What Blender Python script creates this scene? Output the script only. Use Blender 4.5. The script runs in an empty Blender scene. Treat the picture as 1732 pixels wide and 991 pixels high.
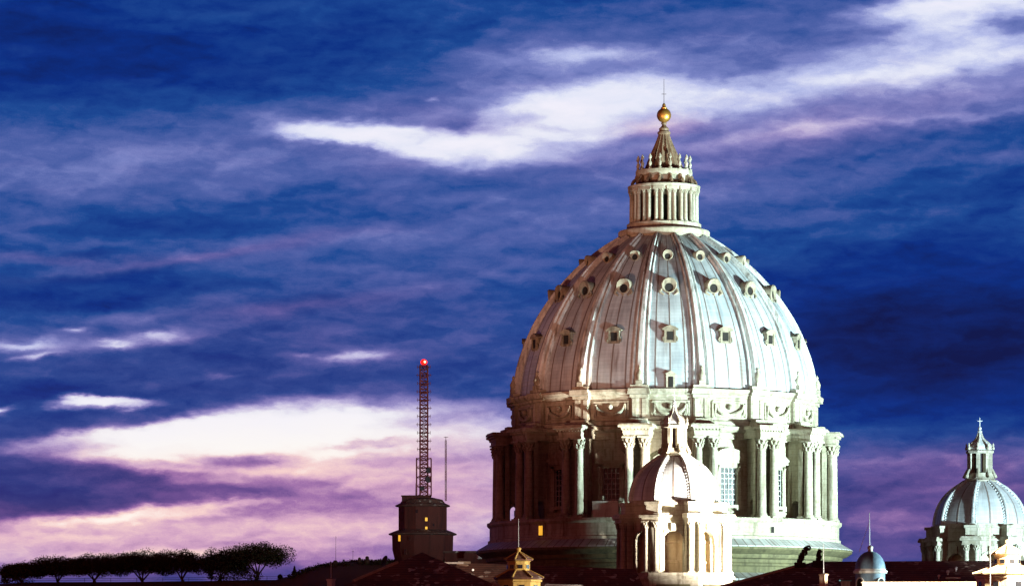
import bpy, bmesh, math, random
from mathutils import Vector, Matrix, noise as mnoise
R = math.radians
S = bpy.context.scene
COL = S.collection
random.seed(7)

# ------------------------------------------------------------------ camera
cam = bpy.data.cameras.new('camera')
camera = bpy.data.objects.new('camera', cam)
COL.objects.link(camera)
camera.location = (0, 0, 35)
camera.rotation_euler = (R(90), 0, 0)
cam.sensor_width = 36
cam.lens = 36 * 6000 / 1732
cam.shift_y = (1130 - 495.5) / 1732
cam.clip_start = 1
cam.clip_end = 30000
S.camera = camera
S.render.resolution_x = 1024
S.render.resolution_y = 585
S.view_settings.view_transform = 'Standard'
S.view_settings.look = 'None'
S.view_settings.gamma = 1
S.view_settings.exposure = 0
S.cycles.use_adaptive_sampling = True
S.cycles.adaptive_threshold = .02
S.cycles.adaptive_min_samples = 5
S.cycles.max_bounces = 4
S.cycles.diffuse_bounces = 2

EAST_FILL = (.66, .125, .08, 1)  # unseen red fill in the rear sky, added to tint the shaded faces
# position, aim, watts, colour, cone, blend, size of the lamp bank
FLOODS_AND_FILLS = [
    ((150, 500, 46), (27, 592, 93), 4.1e6, (.71, 1.0, .98), 42, .9, 3.0),     # the great dome, cold white
    ((78, 440, 40), (26.5, 588, 99), 0.5e6, (.86, .97, 1.0), 19, .8, 4.0),    # added fill bank in front, lightens the shadows on the lead shell only
    ((61, 519, 48), (24.2, 552, 60), 1.35e6, (1.0, .93, .82), 34, .8, .8),    # the front cupola, warm white
    ((61, 519, 48), (25.2, 552, 72.5), 0.5e6, (1.0, .93, .82), 17, .6, .8),   # the lantern of the front cupola
    ((160, 545, 44), (84, 640, 66), 2.3e6, (.62, .90, 1.0), 46, .5, 2.0),     # the right cupola, cold
    ((70, 383, 57), (55.5, 401, 46.5), 0.42e6, (1.0, .88, .68), 30, .4, .8),    # corner turret, warm
    ((75, 412, 45), (48, 430, 45.4), 0.35e6, (1.0, .92, .82), 35, .3, .6),    # white parapet, warm
    ((45, 424, 46), (1, 440, 48), 0.016e6, (1.0, .86, .55), 20, .6, .6),      # the yellow turret
    ((67, 449, 47), (45, 450, 48), 0.075e6, (.66, .93, 1.0), 40, .6, .6),    # round turret and chimney, cold
    ((-75, 400, 30), (16, 590, 108), 0.9e6, (1.0, .47, .30), 18, .7, 3.0),   # sodium light from the town, far left
    ((-60, 380, 30), (23, 552, 63), 0.14e6, (1.0, .48, .30), 9, .6, 3.0),     # added spill of that town light, browns the front cupola's left face
]

# ------------------------------------------------------------------ node helpers
def lin(c):
    return tuple((v / 255 / 12.92 if v / 255 <= .04045 else ((v / 255 + .055) / 1.055) ** 2.4) for v in c) + (1,)

class NT:
    """small helper around a node tree"""
    def __init__(s, tree):
        s.t = tree
        s.n = tree.nodes
        s.l = tree.links
    def new(s, kind, **kw):
        n = s.n.new(kind)
        for k, v in kw.items():
            setattr(n, k, v)
        return n
    def put(s, sock, v):
        if isinstance(v, bpy.types.NodeSocket):
            s.l.new(v, sock)
        else:
            sock.default_value = v
    def math(s, op, a, b=0.0, c=None, clamp=False):
        n = s.new('ShaderNodeMath', operation=op, use_clamp=clamp)
        s.put(n.inputs[0], a)
        s.put(n.inputs[1], b)
        if c is not None:
            s.put(n.inputs[2], c)
        return n.outputs[0]
    def vmath(s, op, a, b=(0, 0, 0), scale=None):
        n = s.new('ShaderNodeVectorMath', operation=op)
        s.put(n.inputs[0], a)
        if op == 'SCALE':
            s.put(n.inputs['Scale'], scale)
            return n.outputs[0]
        s.put(n.inputs[1], b)
        return n.outputs['Value'] if op in ('DOT_PRODUCT', 'LENGTH') else n.outputs[0]
    def mapping(s, v, loc=(0, 0, 0), rot=(0, 0, 0), sc=(1, 1, 1), kind='POINT'):
        n = s.new('ShaderNodeMapping', vector_type=kind)
        s.put(n.inputs['Vector'], v)
        n.inputs['Location'].default_value = loc
        n.inputs['Rotation'].default_value = rot
        n.inputs['Scale'].default_value = sc
        return n.outputs[0]
    def noise(s, v, scale, detail=3, rough=.5, color=False, dist=0.0):
        n = s.new('ShaderNodeTexNoise')
        s.put(n.inputs['Vector'], v)
        n.inputs['Scale'].default_value = scale
        n.inputs['Detail'].default_value = detail
        n.inputs['Roughness'].default_value = rough
        n.inputs['Distortion'].default_value = dist
        return n.outputs['Color' if color else 'Fac']
    def ramp(s, f, stops, interp='LINEAR'):
        n = s.new('ShaderNodeValToRGB')
        s.put(n.inputs[0], f)
        r = n.color_ramp
        r.interpolation = interp
        while len(r.elements) < len(stops):
            r.elements.new(.5)
        for e, (p, c) in zip(r.elements, stops):
            e.position = p
            e.color = c
        return n.outputs[0]
    def fmix(s, f, a, b):
        n = s.new('ShaderNodeMix', data_type='FLOAT')
        s.put(n.inputs[0], f)
        s.put(n.inputs[2], a)
        s.put(n.inputs[3], b)
        return n.outputs[0]
    def cmix(s, f, a, b, mode='MIX'):
        n = s.new('ShaderNodeMix', data_type='RGBA', blend_type=mode)
        s.put(n.inputs[0], f)
        s.put(n.inputs[6], a)
        s.put(n.inputs[7], b)
        return n.outputs[2]
    def maprange(s, v, a, b, c=0.0, d=1.0, smooth=True):
        n = s.new('ShaderNodeMapRange', interpolation_type='SMOOTHSTEP' if smooth else 'LINEAR')
        s.put(n.inputs[0], v)
        for i, x in enumerate((a, b, c, d)):
            n.inputs[i + 1].default_value = x
        return n.outputs[0]

# ------------------------------------------------------------------ sky: dusk clouds by compass direction
# one unit of the cloud map is 1/60 rad; x runs to the right (azimuth), y runs downward (elevation)
CLOUDS = [
    # x, y, half-width, half-height, tilt(deg, up to the right), brightness, strength, plateau
    # --- upper dark-blue roof of cloud
    (2.0, .9, 5.2, 1.15, 2, .10, .9, 1), (3.9, .42, 2.2, .30, 2, .21, .7, 0), (8.5, .1, 3.2, .45, 0, .20, .8, 0),
    (1.2, .9, 1.3, .45, -8, .05, .6, 0), (11.6, .2, 1.8, .5, -6, .22, .8, 0),
    # --- lavender shelf on the left
    (1.6, 2.95, 3.6, .62, 3, .50, .95, 0), (5.6, 2.05, 1.9, .34, 6, .44, .8, 0), (3.6, 3.2, 1.1, .2, 3, .5, .5, 0),
    (2.9, 3.05, .5, .08, -4, .27, .6, 0), (2.3, 3.35, .6, .12, 6, .26, .6, 0), (.95, 2.95, .35, .06, -6, .34, .5, 0),
    # --- bright gap running from left centre up to the right
    (7.3, 2.3, 2.4, .9, 10, .50, .8, 0),
    (13.2, 1.5, 3.6, .8, 8, .68, .75, 0), (9.6, 1.6, 2.4, .8, 8, .72, .6, 0),
    (10.2, 1.74, 2.2, .50, 9, .99, 1, 1), (7.4, 2.50, 2.3, .22, -5, 1.02, 1, 1), (8.0, 2.72, .9, .24, 0, 1.0, 1, 1),
    (6.0, 2.45, 1.25, .14, -3, .98, .9, 1), (9.6, 2.2, 1.6, .34, 10, .98, .9, 1),
    (13.4, 1.50, 2.9, .36, 8, .97, .95, 0), (15.9, 1.15, 2.6, .50, 10, .93, 1, 0), (11.6, 1.3, .9, .22, 0, .98, .8, 0),
    (16.2, .40, 2.0, .36, 6, .95, 1, 1), (17.2, .7, 1.0, .35, 0, .78, .7, 0), (15.6, .95, 1.4, .2, 5, .80, .6, 0),
    (9.6, 1.03, 1.15, .14, 4, .88, .9, 0), (8.3, 1.02, .6, .12, 0, .64, .6, 0), (9.2, 1.35, 1.2, .2, 4, .62, .7, 0),
    (6.9, 1.9, .8, .15, 8, .40, .8, 0), (7.7, 2.1, .55, .15, 20, .40, .8, 0), (6.4, 1.4, 1.8, .5, 4, .18, .8, 0),
    (7.35, 1.84, .14, .04, 8, .75, .6, 0),
    (10.4, 1.22, 1.05, .16, 8, .50, .85, 0),
    (9.1, 2.12, .55, .09, -6, .80, .7, 0), (8.7, 2.02, .4, .08, 10, .70, .6, 0), (11.0, 2.0, .6, .10, 4, .78, .6, 0), (12.4, 1.75, .7, .10, 8, .84, .6, 0), (14.6, 1.28, .7, .12, 6, .76, .7, 0), (9.3, 2.55, .6, .12, -10, .74, .7, 0),
    # --- blue wedge in the upper right
    (13.0, 1.08, 1.55, .40, 7, .40, .95, 0), (12.5, .62, 1.1, .3, 10, .42, .7, 0), (14.3, .72, .95, .14, 6, .40, .9, 0),
    (17.2, .57, .7, .16, 3, .50, .85, 0), (12.0, 1.28, .35, .2, -10, .45, .6, 0), (16.0, .12, .9, .1, 4, .74, .5, 0),
    # --- lavender and blue cloud below the gap
    (15.0, 2.05, 4.2, .42, 7, .58, .9, 1), (11.5, 3.0, 3.0, .55, 4, .52, .8, 0), (17.0, 1.65, 1.1, .3, 5, .60, .6, 0),
    (10.9, 2.15, .55, .10, 6, .72, .7, 0), (11.9, 1.9, .6, .08, 0, .78, .7, 0),
    (16.4, 2.42, 1.7, .26, 3, .21, .85, 0), (14.2, 2.75, 2.2, .22, 5, .34, .8, 0), (15.8, 2.85, 1.9, .12, 6, .38, .6, 0),
    (13.4, 2.27, .8, .07, 7, .68, .6, 0), (15.6, 2.16, 2.2, .05, 3, .62, .5, 0),
    (16.2, 3.35, 2.6, .35, 5, .16, .85, 0), (14.4, 3.85, 2.2, .30, 3, .30, .8, 0), (14.0, 3.72, 1.8, .08, 4, .40, .6, 0),
    # --- night-blue mass at the right
    (16.0, 5.65, 3.6, 1.45, 2, .02, 1, 1), (15.6, 4.6, 2.6, .5, 3, .13, .7, 0),
    # --- centre and left bands
    (8.0, 3.15, 2.4, .33, 2, .36, .8, 0), (5.4, 3.55, 1.9, .24, 6, .24, .8, 0), (8.0, 3.68, 1.9, .16, 4, .27, .7, 0),
    (2.9, 3.8, 2.4, .28, 0, .17, .85, 0), (.95, 3.72, .55, .14, 4, .38, .7, 0), (.4, 4.05, .55, .10, -6, .36, .6, 0),
    (6.3, 4.05, 2.4, .25, 6, .46, .8, 0), (9.6, 3.9, 1.7, .24, 8, .48, .7, 0), (2.7, 4.12, .35, .08, 0, .40, .7, 0), (4.0, 4.15, .6, .10, 5, .40, .6, 0),
    (1.6, 4.30, .55, .10, 3, .12, .7, 0), (3.2, 4.38, 2.0, .10, 8, .44, .7, 0), (.9, 4.48, 1.1, .08, 0, .42, .6, 0),
    (1.4, 5.0, 2.8, .34, 3, .14, .95, 1), (4.8, 4.62, 1.2, .2, 5, .26, .7, 0), (3.6, 5.15, 1.4, .18, 8, .19, .8, 0),
    (7.2, 4.75, 2.3, .3, 3, .40, .7, 0), (7.6, 4.45, 1.2, .08, 3, .30, .6, 0), (8.5, 4.82, .45, .07, -2, .28, .7, 0), (6.9, 4.9, .9, .08, 0, .48, .5, 0),
    (5.2, 5.18, .9, .10, 6, .44, .5, 0), (4.0, 5.25, .6, .14, -4, .40, .7, 0), (2.0, 5.45, .9, .12, 2, .44, .8, 0),
    (6.0, 5.75, 3.6, .4, 4, .26, .75, 0), (2.4, 6.15, 3.6, .24, 4, .19, .85, 0), (8.2, 6.1, 1.8, .35, 3, .26, .7, 0), (7.5, 5.75, 1.8, .05, 5, .36, .5, 0),
    # --- small bright wisps
    (.5, 5.95, 1.0, .16, 2, .62, .9, 0), (.42, 5.92, .42, .07, -4, .90, .9, 0), (1.9, 5.8, 1.2, .12, 8, .56, .8, 0),
    (1.18, 5.70, .22, .05, 6, .82, .9, 0), (1.85, 5.84, .25, .05, 6, .88, .9, 0), (2.6, 5.69, .38, .07, 0, .88, .9, 0), (3.1, 5.7, .5, .1, 6, .48, .6, 0),
    (1.9, 5.66, .5, .06, 4, .24, .7, 0), (.55, 6.12, .3, .04, 8, .92, .8, 0),
    (6.0, 6.07, .62, .16, 4, .56, .8, 0), (6.0, 6.05, .38, .08, 6, .90, .95, 0), (5.22, 6.0, .25, .06, 2, .58, .8, 0), (3.8, 6.34, .25, .04, 0, .60, .7, 0),
    (2.75, 6.54, .3, .07, 4, .60, .8, 0),
    # --- sunset band, lower left
    (3.5, 6.55, 4.2, .20, 4, .17, .85, 0), (7.4, 6.62, 1.9, .22, -2, .24, .8, 0),
    (5.0, 7.45, 4.2, .58, 2, .80, .9, 1), (3.9, 7.42, 3.0, .56, 3, 1.06, 1, 1), (5.6, 7.35, 2.4, .4, 0, 1.05, 1, 1), (7.6, 7.2, 1.3, .28, 3, .88, .8, 0),
    (5.6, 7.9, 2.2, .35, -4, .95, .8, 0),
    (1.2, 7.15, 2.2, .26, 9, .18, 1, 1), (2.6, 6.98, 1.1, .14, 12, .26, .9, 0), (.3, 6.75, 1.6, .22, 4, .17, .8, 0),
    (1.85, 6.85, .85, .10, 3, .95, 1, 1), (.08, 7.0, .22, .06, 10, .95, .9, 0), (1.55, 6.95, .3, .05, 0, .42, .8, 0),
    (.7, 7.62, 1.4, .09, 2, .72, .8, 0),
    (.6, 8.2, 2.4, .54, -6, .16, 1, 1), (2.6, 8.32, 2.1, .31, -8, .22, 1, 1), (4.6, 8.5, 1.9, .16, -5, .34, .95, 0), (6.6, 8.5, 1.5, .10, 2, .48, .7, 0),
    (.5, 8.72, 1.1, .18, 3, .20, .9, 0),
    (4.15, 7.80, .90, .15, 0, .46, 1, 0), (3.1, 7.9, .8, .06, -4, .56, .7, 0), (4.2, 8.12, .9, .11, -2, .54, .9, 0), (5.3, 8.24, .42, .17, 4, .52, .95, 0),
    (6.2, 7.5, .8, .05, 3, .66, .8, 0), (7.9, 8.0, 1.4, .7, 0, .70, .7, 0), (7.2, 7.75, 1.5, .14, 3, .58, .8, 0), (6.9, 8.08, .7, .06, -4, .60, .8, 0), 
    (7.9, 7.0, 1.0, .16, 6, .46, .7, 0),
    (1.9, 8.78, 1.6, .12, 6, .95, 1, 0), (3.6, 8.62, 1.1, .07, 6, .86, .8, 0),
    (3.0, 9.15, 4.8, .42, 3, .80, .95, 1), (4.1, 8.98, .9, .10, 8, .56, .6, 0), (3.4, 9.17, 2.2, .10, 3, .54, .8, 0), (1.1, 9.02, .9, .06, 0, .56, .5, 0),
    (1.0, 9.3, 2.0, .12, 3, .66, .5, 0), (5.9, 9.3, 1.6, .3, 0, .62, .6, 0), (8.0, 8.8, 1.3, .8, 4, .70, .8, 0), (4.6, 9.04, 1.0, .04, 2, .74, .6, 0),
    # --- purple horizon at the right
    (16.2, 7.95, 2.6, .26, 3, .42, .9, 0), (15.2, 7.83, 1.4, .08, 3, .50, .7, 0), (15.2, 8.35, 1.2, .22, 6, .22, .8, 0), (16.0, 8.3, .8, .10, 10, .42, .8, 0),
    (16.4, 8.8, 1.8, .3, 8, .34, .8, 0), (15.0, 8.88, .8, .16, -6, .50, .9, 0), (16.2, 8.7, .7, .16, 20, .44, .7, 0), (15.6, 9.3, 2.2, .25, 2, .24, .8, 0),
]
WARM = [  # same layout: how far a cloud leans to rose and cream instead of blue
    (4.0, 8.6, 6.0, 1.5, 3, 1.0, 1, 1), (2.0, 8.85, 3.0, .6, 2, 1.15, .7, 0), (16.0, 8.6, 3.0, 1.05, 2, .78, 1, 1), (4.5, 6.3, 6.0, .8, 3, .36, .8, 0),
    (5.2, 5.4, 2.6, .5, 8, .32, .7, 0), (3.3, 4.4, 2.6, .12, 8, .45, .7, 0), (1.0, 4.45, .9, .10, 0, .45, .6, 0), (11.2, 2.2, .7, .14, 6, .7, .8, 0),
    (13.5, 2.3, 1.1, .16, 7, .6, .7, 0), (12.6, 2.6, 2.4, .4, 6, .3, .6, 0), (4.9, 5.2, 1.3, .12, 6, .55, .6, 0), (15.6, 1.9, 2.6, .4, 6, .22, .6, 0),
    (8.2, 2.3, 2.6, .5, 4, .25, .6, 0), (.8, 8.2, 1.7, .34, -6, .45, .6, 0),
]

def build_world():
    w = bpy.data.worlds.new('World')
    S.world = w
    w.use_nodes = True
    w.cycles.sampling_method = 'MANUAL'
    w.cycles.sample_map_resolution = 256
    T = NT(w.node_tree)
    T.n.clear()
    co = T.new('ShaderNodeTexCoord').outputs['Generated']
    sep = T.new('ShaderNodeSeparateXYZ')
    T.l.new(co, sep.inputs[0])
    x, y, z = sep.outputs
    az = T.math('ARCTAN2', x, y)
    el = T.math('ARCSINE', z)
    comb = T.new('ShaderNodeCombineXYZ')
    T.l.new(T.math('MULTIPLY_ADD', az, 60, 8.66), comb.inputs[0])
    T.l.new(T.math('MULTIPLY_ADD', el, -60, 11.30), comb.inputs[1])
    p0 = comb.outputs[0]
    # wind-drawn domain warp, broad then fine
    st = T.mapping(p0, rot=(0, 0, R(6)), sc=(.42, 1.25, 1))
    w1 = T.vmath('MULTIPLY', T.vmath('SUBTRACT', T.noise(st, .75, 2, .5, True), (.5, .5, .5)), (1.3, .42, 0))
    st2 = T.mapping(p0, loc=(3, 7, 0), rot=(0, 0, R(5)), sc=(.55, 1.5, 1))
    w2 = T.vmath('MULTIPLY', T.vmath('SUBTRACT', T.noise(st2, 2.4, 4, .55, True), (.5, .5, .5)), (.80, .33, 0))
    p = T.vmath('ADD', T.vmath('ADD', p0, w1), w2)
    def paint(start, blobs):
        cur = start
        q = p
        for i, (bx, by, a, b, rot, val, amt, plat) in enumerate(blobs):
            if i % 8 == 7:   # ties the steps in order, so the long chain stays short of memory
                n = T.new('ShaderNodeVectorMath', operation='MULTIPLY_ADD')
                T.put(n.inputs[0], cur)
                n.inputs[1].default_value = (0, 0, 1e-4)
                T.put(n.inputs[2], p)
                q = n.outputs[0]
            m = T.mapping(q, loc=(bx, by, 0), rot=(0, 0, R(-rot)), sc=(a, b, 1e3), kind='TEXTURE')
            d = T.vmath('DOT_PRODUCT', m, m)
            if plat:
                d = T.math('MULTIPLY', d, d)
            f = T.math('POWER', math.exp(-.85), d)
            if amt < 1:
                f = T.math('MULTIPLY', f, amt)
            cur = T.fmix(f, cur, val)
        return cur
    b = paint(.26, CLOUDS)
    h = paint(.0, WARM)
    # fibres of cloud: streaked fractal detail, weaker where the gap is burnt out
    st3 = T.mapping(p0, loc=(11, 2, 0), rot=(0, 0, R(7)), sc=(.55, 2.1, 1))
    st3 = T.vmath('ADD', st3, T.vmath('SCALE', w2, scale=1.2))
    f1 = T.math('SUBTRACT', T.noise(st3, 1.5, 6, .56), .5)
    f2 = T.math('SUBTRACT', T.noise(T.mapping(p0, loc=(2, 5, 0), rot=(0, 0, R(4)), sc=(.9, 1.9, 1)), 3.6, 4, .6), .5)
    # billows: the same field sampled a little higher, so undersides and rims separate
    pb = T.vmath('ADD', T.mapping(p0, loc=(6, 9, 0), rot=(0, 0, R(6)), sc=(.5, 1.15, 1)), T.vmath('SCALE', w2, scale=.6))
    bil = T.math('SUBTRACT', T.noise(pb, 1.25, 5, .5), T.noise(T.vmath('ADD', pb, (.02, .13, 0)), 1.25, 5, .5))
    gr = T.math('SUBTRACT', T.noise(p0, 42, 1, .5), .5)
    d = T.math('MULTIPLY_ADD', bil, .62, T.math('MULTIPLY_ADD', f1, .26, T.math('MULTIPLY_ADD', f2, .11, T.math('MULTIPLY', gr, .06))))
    amp = T.math('MULTIPLY', T.maprange(b, .8, 1.04, 1, .40), T.maprange(b, .0, .32, .35, 1))
    b = T.math('MULTIPLY_ADD', d, amp, b, clamp=True)
    h = T.math('MULTIPLY_ADD', f1, .22, h, clamp=True)
    cool = T.ramp(b, [(0, lin((4, 18, 76))), (.12, lin((0, 44, 130))), (.25, lin((24, 72, 148))), (.42, lin((82, 100, 170))), (.58, lin((124, 134, 198))),
                      (.75, lin((182, 190, 234))), (.9, lin((226, 230, 248))), (1, lin((240, 238, 252)))])
    warm = T.ramp(b, [(0, lin((34, 34, 104))), (.18, lin((56, 54, 120))), (.36, lin((110, 80, 146))), (.5, lin((162, 116, 172))), (.65, lin((214, 168, 198))),
                      (.78, lin((246, 208, 206))), (.9, lin((255, 242, 234))), (1, lin((255, 250, 243)))])
    clouds = T.cmix(h, cool, warm)
    # the east behind the camera and the high sky: night falling, unseen red fill added low down for the shaded faces
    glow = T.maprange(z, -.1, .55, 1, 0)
    east = T.cmix(glow, lin((10, 14, 40)), EAST_FILL)
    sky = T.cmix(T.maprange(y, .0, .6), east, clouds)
    high = T.maprange(z, .22, .6)
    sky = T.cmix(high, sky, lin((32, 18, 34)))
    nish = T.new('ShaderNodeTexSky', sky_type='NISHITA', sun_disc=False)
    nish.sun_elevation = R(-2)
    nish.sun_rotation = R(-15)
    bg = T.new('ShaderNodeBackground')
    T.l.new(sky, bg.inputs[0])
    bg2 = T.new('ShaderNodeBackground')
    T.l.new(nish.outputs[0], bg2.inputs[0])
    bg2.inputs[1].default_value = .008
    add = T.new('ShaderNodeAddShader')
    T.l.new(bg.outputs[0], add.inputs[0])
    T.l.new(bg2.outputs[0], add.inputs[1])
    out = T.new('ShaderNodeOutputWorld')
    T.l.new(add.outputs[0], out.inputs[0])
build_world()

# ------------------------------------------------------------------ floodlights of the basilica and added fill lamps (outside the frame) 
def flood_or_fill(pos, aim, watts, color, cone, blend, size):
    l = bpy.data.lights.new('flood_or_fill', 'SPOT')
    l.energy = watts
    l.color = color
    l.spot_size = R(cone)
    l.spot_blend = blend
    l.shadow_soft_size = size
    o = bpy.data.objects.new('flood_or_fill', l)
    COL.objects.link(o)
    o.location = pos
    o.rotation_euler = (Vector(aim) - Vector(pos)).to_track_quat('-Z', 'Y').to_euler()
    return o
for args in FLOODS_AND_FILLS:
    flood_or_fill(*args)

# ------------------------------------------------------------------ materials
def material(name):
    m = bpy.data.materials.new(name)
    m.use_nodes = True
    T = NT(m.node_tree)
    b = T.n['Principled BSDF']
    return m, T, b

def weathered(name, dark, light, rough=.85, streak=.5, scale=.22, bump=.25, metal=0.0, grime=None, courses=None, fine=2.2):
    """masonry, plaster or metal with blotches, rain streaks and grain"""
    m, T, b = material(name)
    pos = T.new('ShaderNodeNewGeometry').outputs['Position']
    blot = T.noise(pos, scale, 4, .6)
    strk = T.noise(T.mapping(pos, sc=(1.1, 1.1, .10)), .9, 4, .6)
    grain = T.noise(pos, fine, 3, .6)
    f = T.math('MULTIPLY_ADD', strk, streak, T.math('MULTIPLY', blot, 1 - streak))
    f = T.math('MULTIPLY_ADD', T.math('SUBTRACT', grain, .5), .35, f)
    c = T.cmix(T.maprange(f, .32, .66), lin(dark), lin(light))
    h = grain
    if grime:
        g = T.maprange(T.noise(T.mapping(pos, sc=(1.4, 1.4, .22)), .5, 5, .65), .52, .70)
        c = T.cmix(T.math('MULTIPLY', g, .8), c, lin(grime))
    if courses:
        sz = T.new('ShaderNodeSeparateXYZ')
        T.l.new(pos, sz.inputs[0])
        fr = T.math('FRACT', T.math('DIVIDE', sz.outputs[2], courses))
        line = T.math('LESS_THAN', fr, .09)
        c = T.cmix(T.math('MULTIPLY', line, .32), c, lin(tuple(x * .6 for x in dark)))
        h = T.math('MULTIPLY_ADD', line, -.6, h)
    T.l.new(c, b.inputs['Base Color'])
    b.inputs['Roughness'].default_value = rough
    b.inputs['Metallic'].default_value = metal
    if bump:
        bn = T.new('ShaderNodeBump')
        bn.inputs['Strength'].default_value = bump
        bn.inputs['Distance'].default_value = .12
        T.put(bn.inputs['Height'], h)
        T.l.new(bn.outputs[0], b.inputs['Normal'])
    return m

def lead_sheets(name, dark, light, stain, across=4.0, course=1.0, rough=.55):
    """roof lead: standing seams and overlapping courses along the uv map, run-off stains"""
    m, T, b = material(name)
    uv = T.new('ShaderNodeTexCoord').outputs['UV']
    pos = T.new('ShaderNodeNewGeometry').outputs['Position']
    s = T.new('ShaderNodeSeparateXYZ')
    T.l.new(uv, s.inputs[0])
    u, v = s.outputs[0], s.outputs[1]
    fu = T.math('FRACT', T.math('MULTIPLY', u, across))
    fu = T.math('ABSOLUTE', T.math('SUBTRACT', fu, .5))
    seam = T.maprange(fu, .42, .47)
    fv = T.math('FRACT', T.math('DIVIDE', v, course))
    lap = T.maprange(fv, .86, .98)
    cell = T.new('ShaderNodeCombineXYZ')
    T.l.new(T.math('FLOOR', T.math('MULTIPLY', u, across)), cell.inputs[0])
    T.l.new(T.math('FLOOR', T.math('DIVIDE', v, course)), cell.inputs[1])
    wn = T.new('ShaderNodeTexWhiteNoise', noise_dimensions='2D')
    T.l.new(cell.outputs[0], wn.inputs['Vector'])
    strk = T.noise(T.mapping(uv, sc=(across * 2.2, .10, 1)), 1.0, 4, .6)
    blot = T.noise(pos, .16, 4, .6)
    f = T.math('MULTIPLY_ADD', strk, .55, T.math('MULTIPLY', blot, .45))
    f = T.math('MULTIPLY_ADD', T.math('SUBTRACT', wn.outputs[0], .5), .06, f)
    c = T.cmix(T.maprange(f, .30, .68), lin(dark), lin(light))
    g = T.maprange(T.noise(T.mapping(uv, loc=(5, 3, 0), sc=(across * 1.1, .07, 1)), 1.0, 3, .6), .54, .72)
    c = T.cmix(T.math('MULTIPLY', g, .7), c, lin(stain))
    c = T.cmix(T.math('MULTIPLY', T.math('MAXIMUM', seam, T.math('MULTIPLY', lap, .34)), .85), c, lin(stain))
    T.l.new(c, b.inputs['Base Color'])
    b.inputs['Roughness'].default_value = rough
    b.inputs['Metallic'].default_value = .15
    bn = T.new('ShaderNodeBump')
    bn.inputs['Strength'].default_value = .5
    bn.inputs['Distance'].default_value = .12
    T.put(bn.inputs['Height'], T.math('MULTIPLY_ADD', lap, .5, T.math('MULTIPLY_ADD', seam, .9, T.math('MULTIPLY', blot, .4))))
    T.l.new(bn.outputs[0], b.inputs['Normal'])
    return m

def roof_tiles(name, dark, light, pale):
    m, T, b = material(name)
    pos = T.new('ShaderNodeNewGeometry').outputs['Position']
    v = T.new('ShaderNodeTexVoronoi')
    v.inputs['Scale'].default_value = 1.7
    T.l.new(pos, v.inputs['Vector'])
    blot = T.noise(pos, .35, 4, .6)
    c = T.cmix(T.maprange(blot, .35, .65), lin(dark), lin(light))
    sp = T.maprange(v.outputs['Color'], .62, .90)
    spm = T.math('MULTIPLY', sp, T.maprange(T.noise(pos, .5, 3, .5), .46, .60))
    c = T.cmix(spm, c, lin(pale))
    sz = T.new('ShaderNodeSeparateXYZ')
    T.l.new(pos, sz.inputs[0])
    row = T.math('LESS_THAN', T.math('FRACT', T.math('DIVIDE', sz.outputs[2], .30)), .3)
    c = T.cmix(T.math('MULTIPLY', row, .55), c, lin(tuple(x * .5 for x in dark)))
    T.l.new(c, b.inputs['Base Color'])
    b.inputs['Roughness'].default_value = .8
    bn = T.new('ShaderNodeBump')
    bn.inputs['Strength'].default_value = .6
    bn.inputs['Distance'].default_value = .1
    T.l.new(v.outputs['Distance'], bn.inputs['Height'])
    T.l.new(bn.outputs[0], b.inputs['Normal'])
    return m

def plain(name, c, rough=.6, metal=0.0):
    m, T, b = material(name)
    pos = T.new('ShaderNodeNewGeometry').outputs['Position']
    n = T.noise(pos, 1.7, 4, .6)
    d = tuple(x * .72 for x in lin(c)[:3]) + (1,)
    T.l.new(T.cmix(T.maprange(n, .3, .7), d, lin(c)), b.inputs['Base Color'])
    b.inputs['Roughness'].default_value = rough
    b.inputs['Metallic'].default_value = metal
    return m

def lit(name, c, strength):
    m, T, b = material(name)
    pos = T.new('ShaderNodeNewGeometry').outputs['Position']
    n = T.noise(pos, 1.5, 2, .5)
    b.inputs['Base Color'].default_value = lin(c)
    T.l.new(T.cmix(n, tuple(x * .6 for x in lin(c)[:3]) + (1,), lin(c)), b.inputs['Emission Color'])
    b.inputs['Emission Strength'].default_value = strength
    return m

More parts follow.
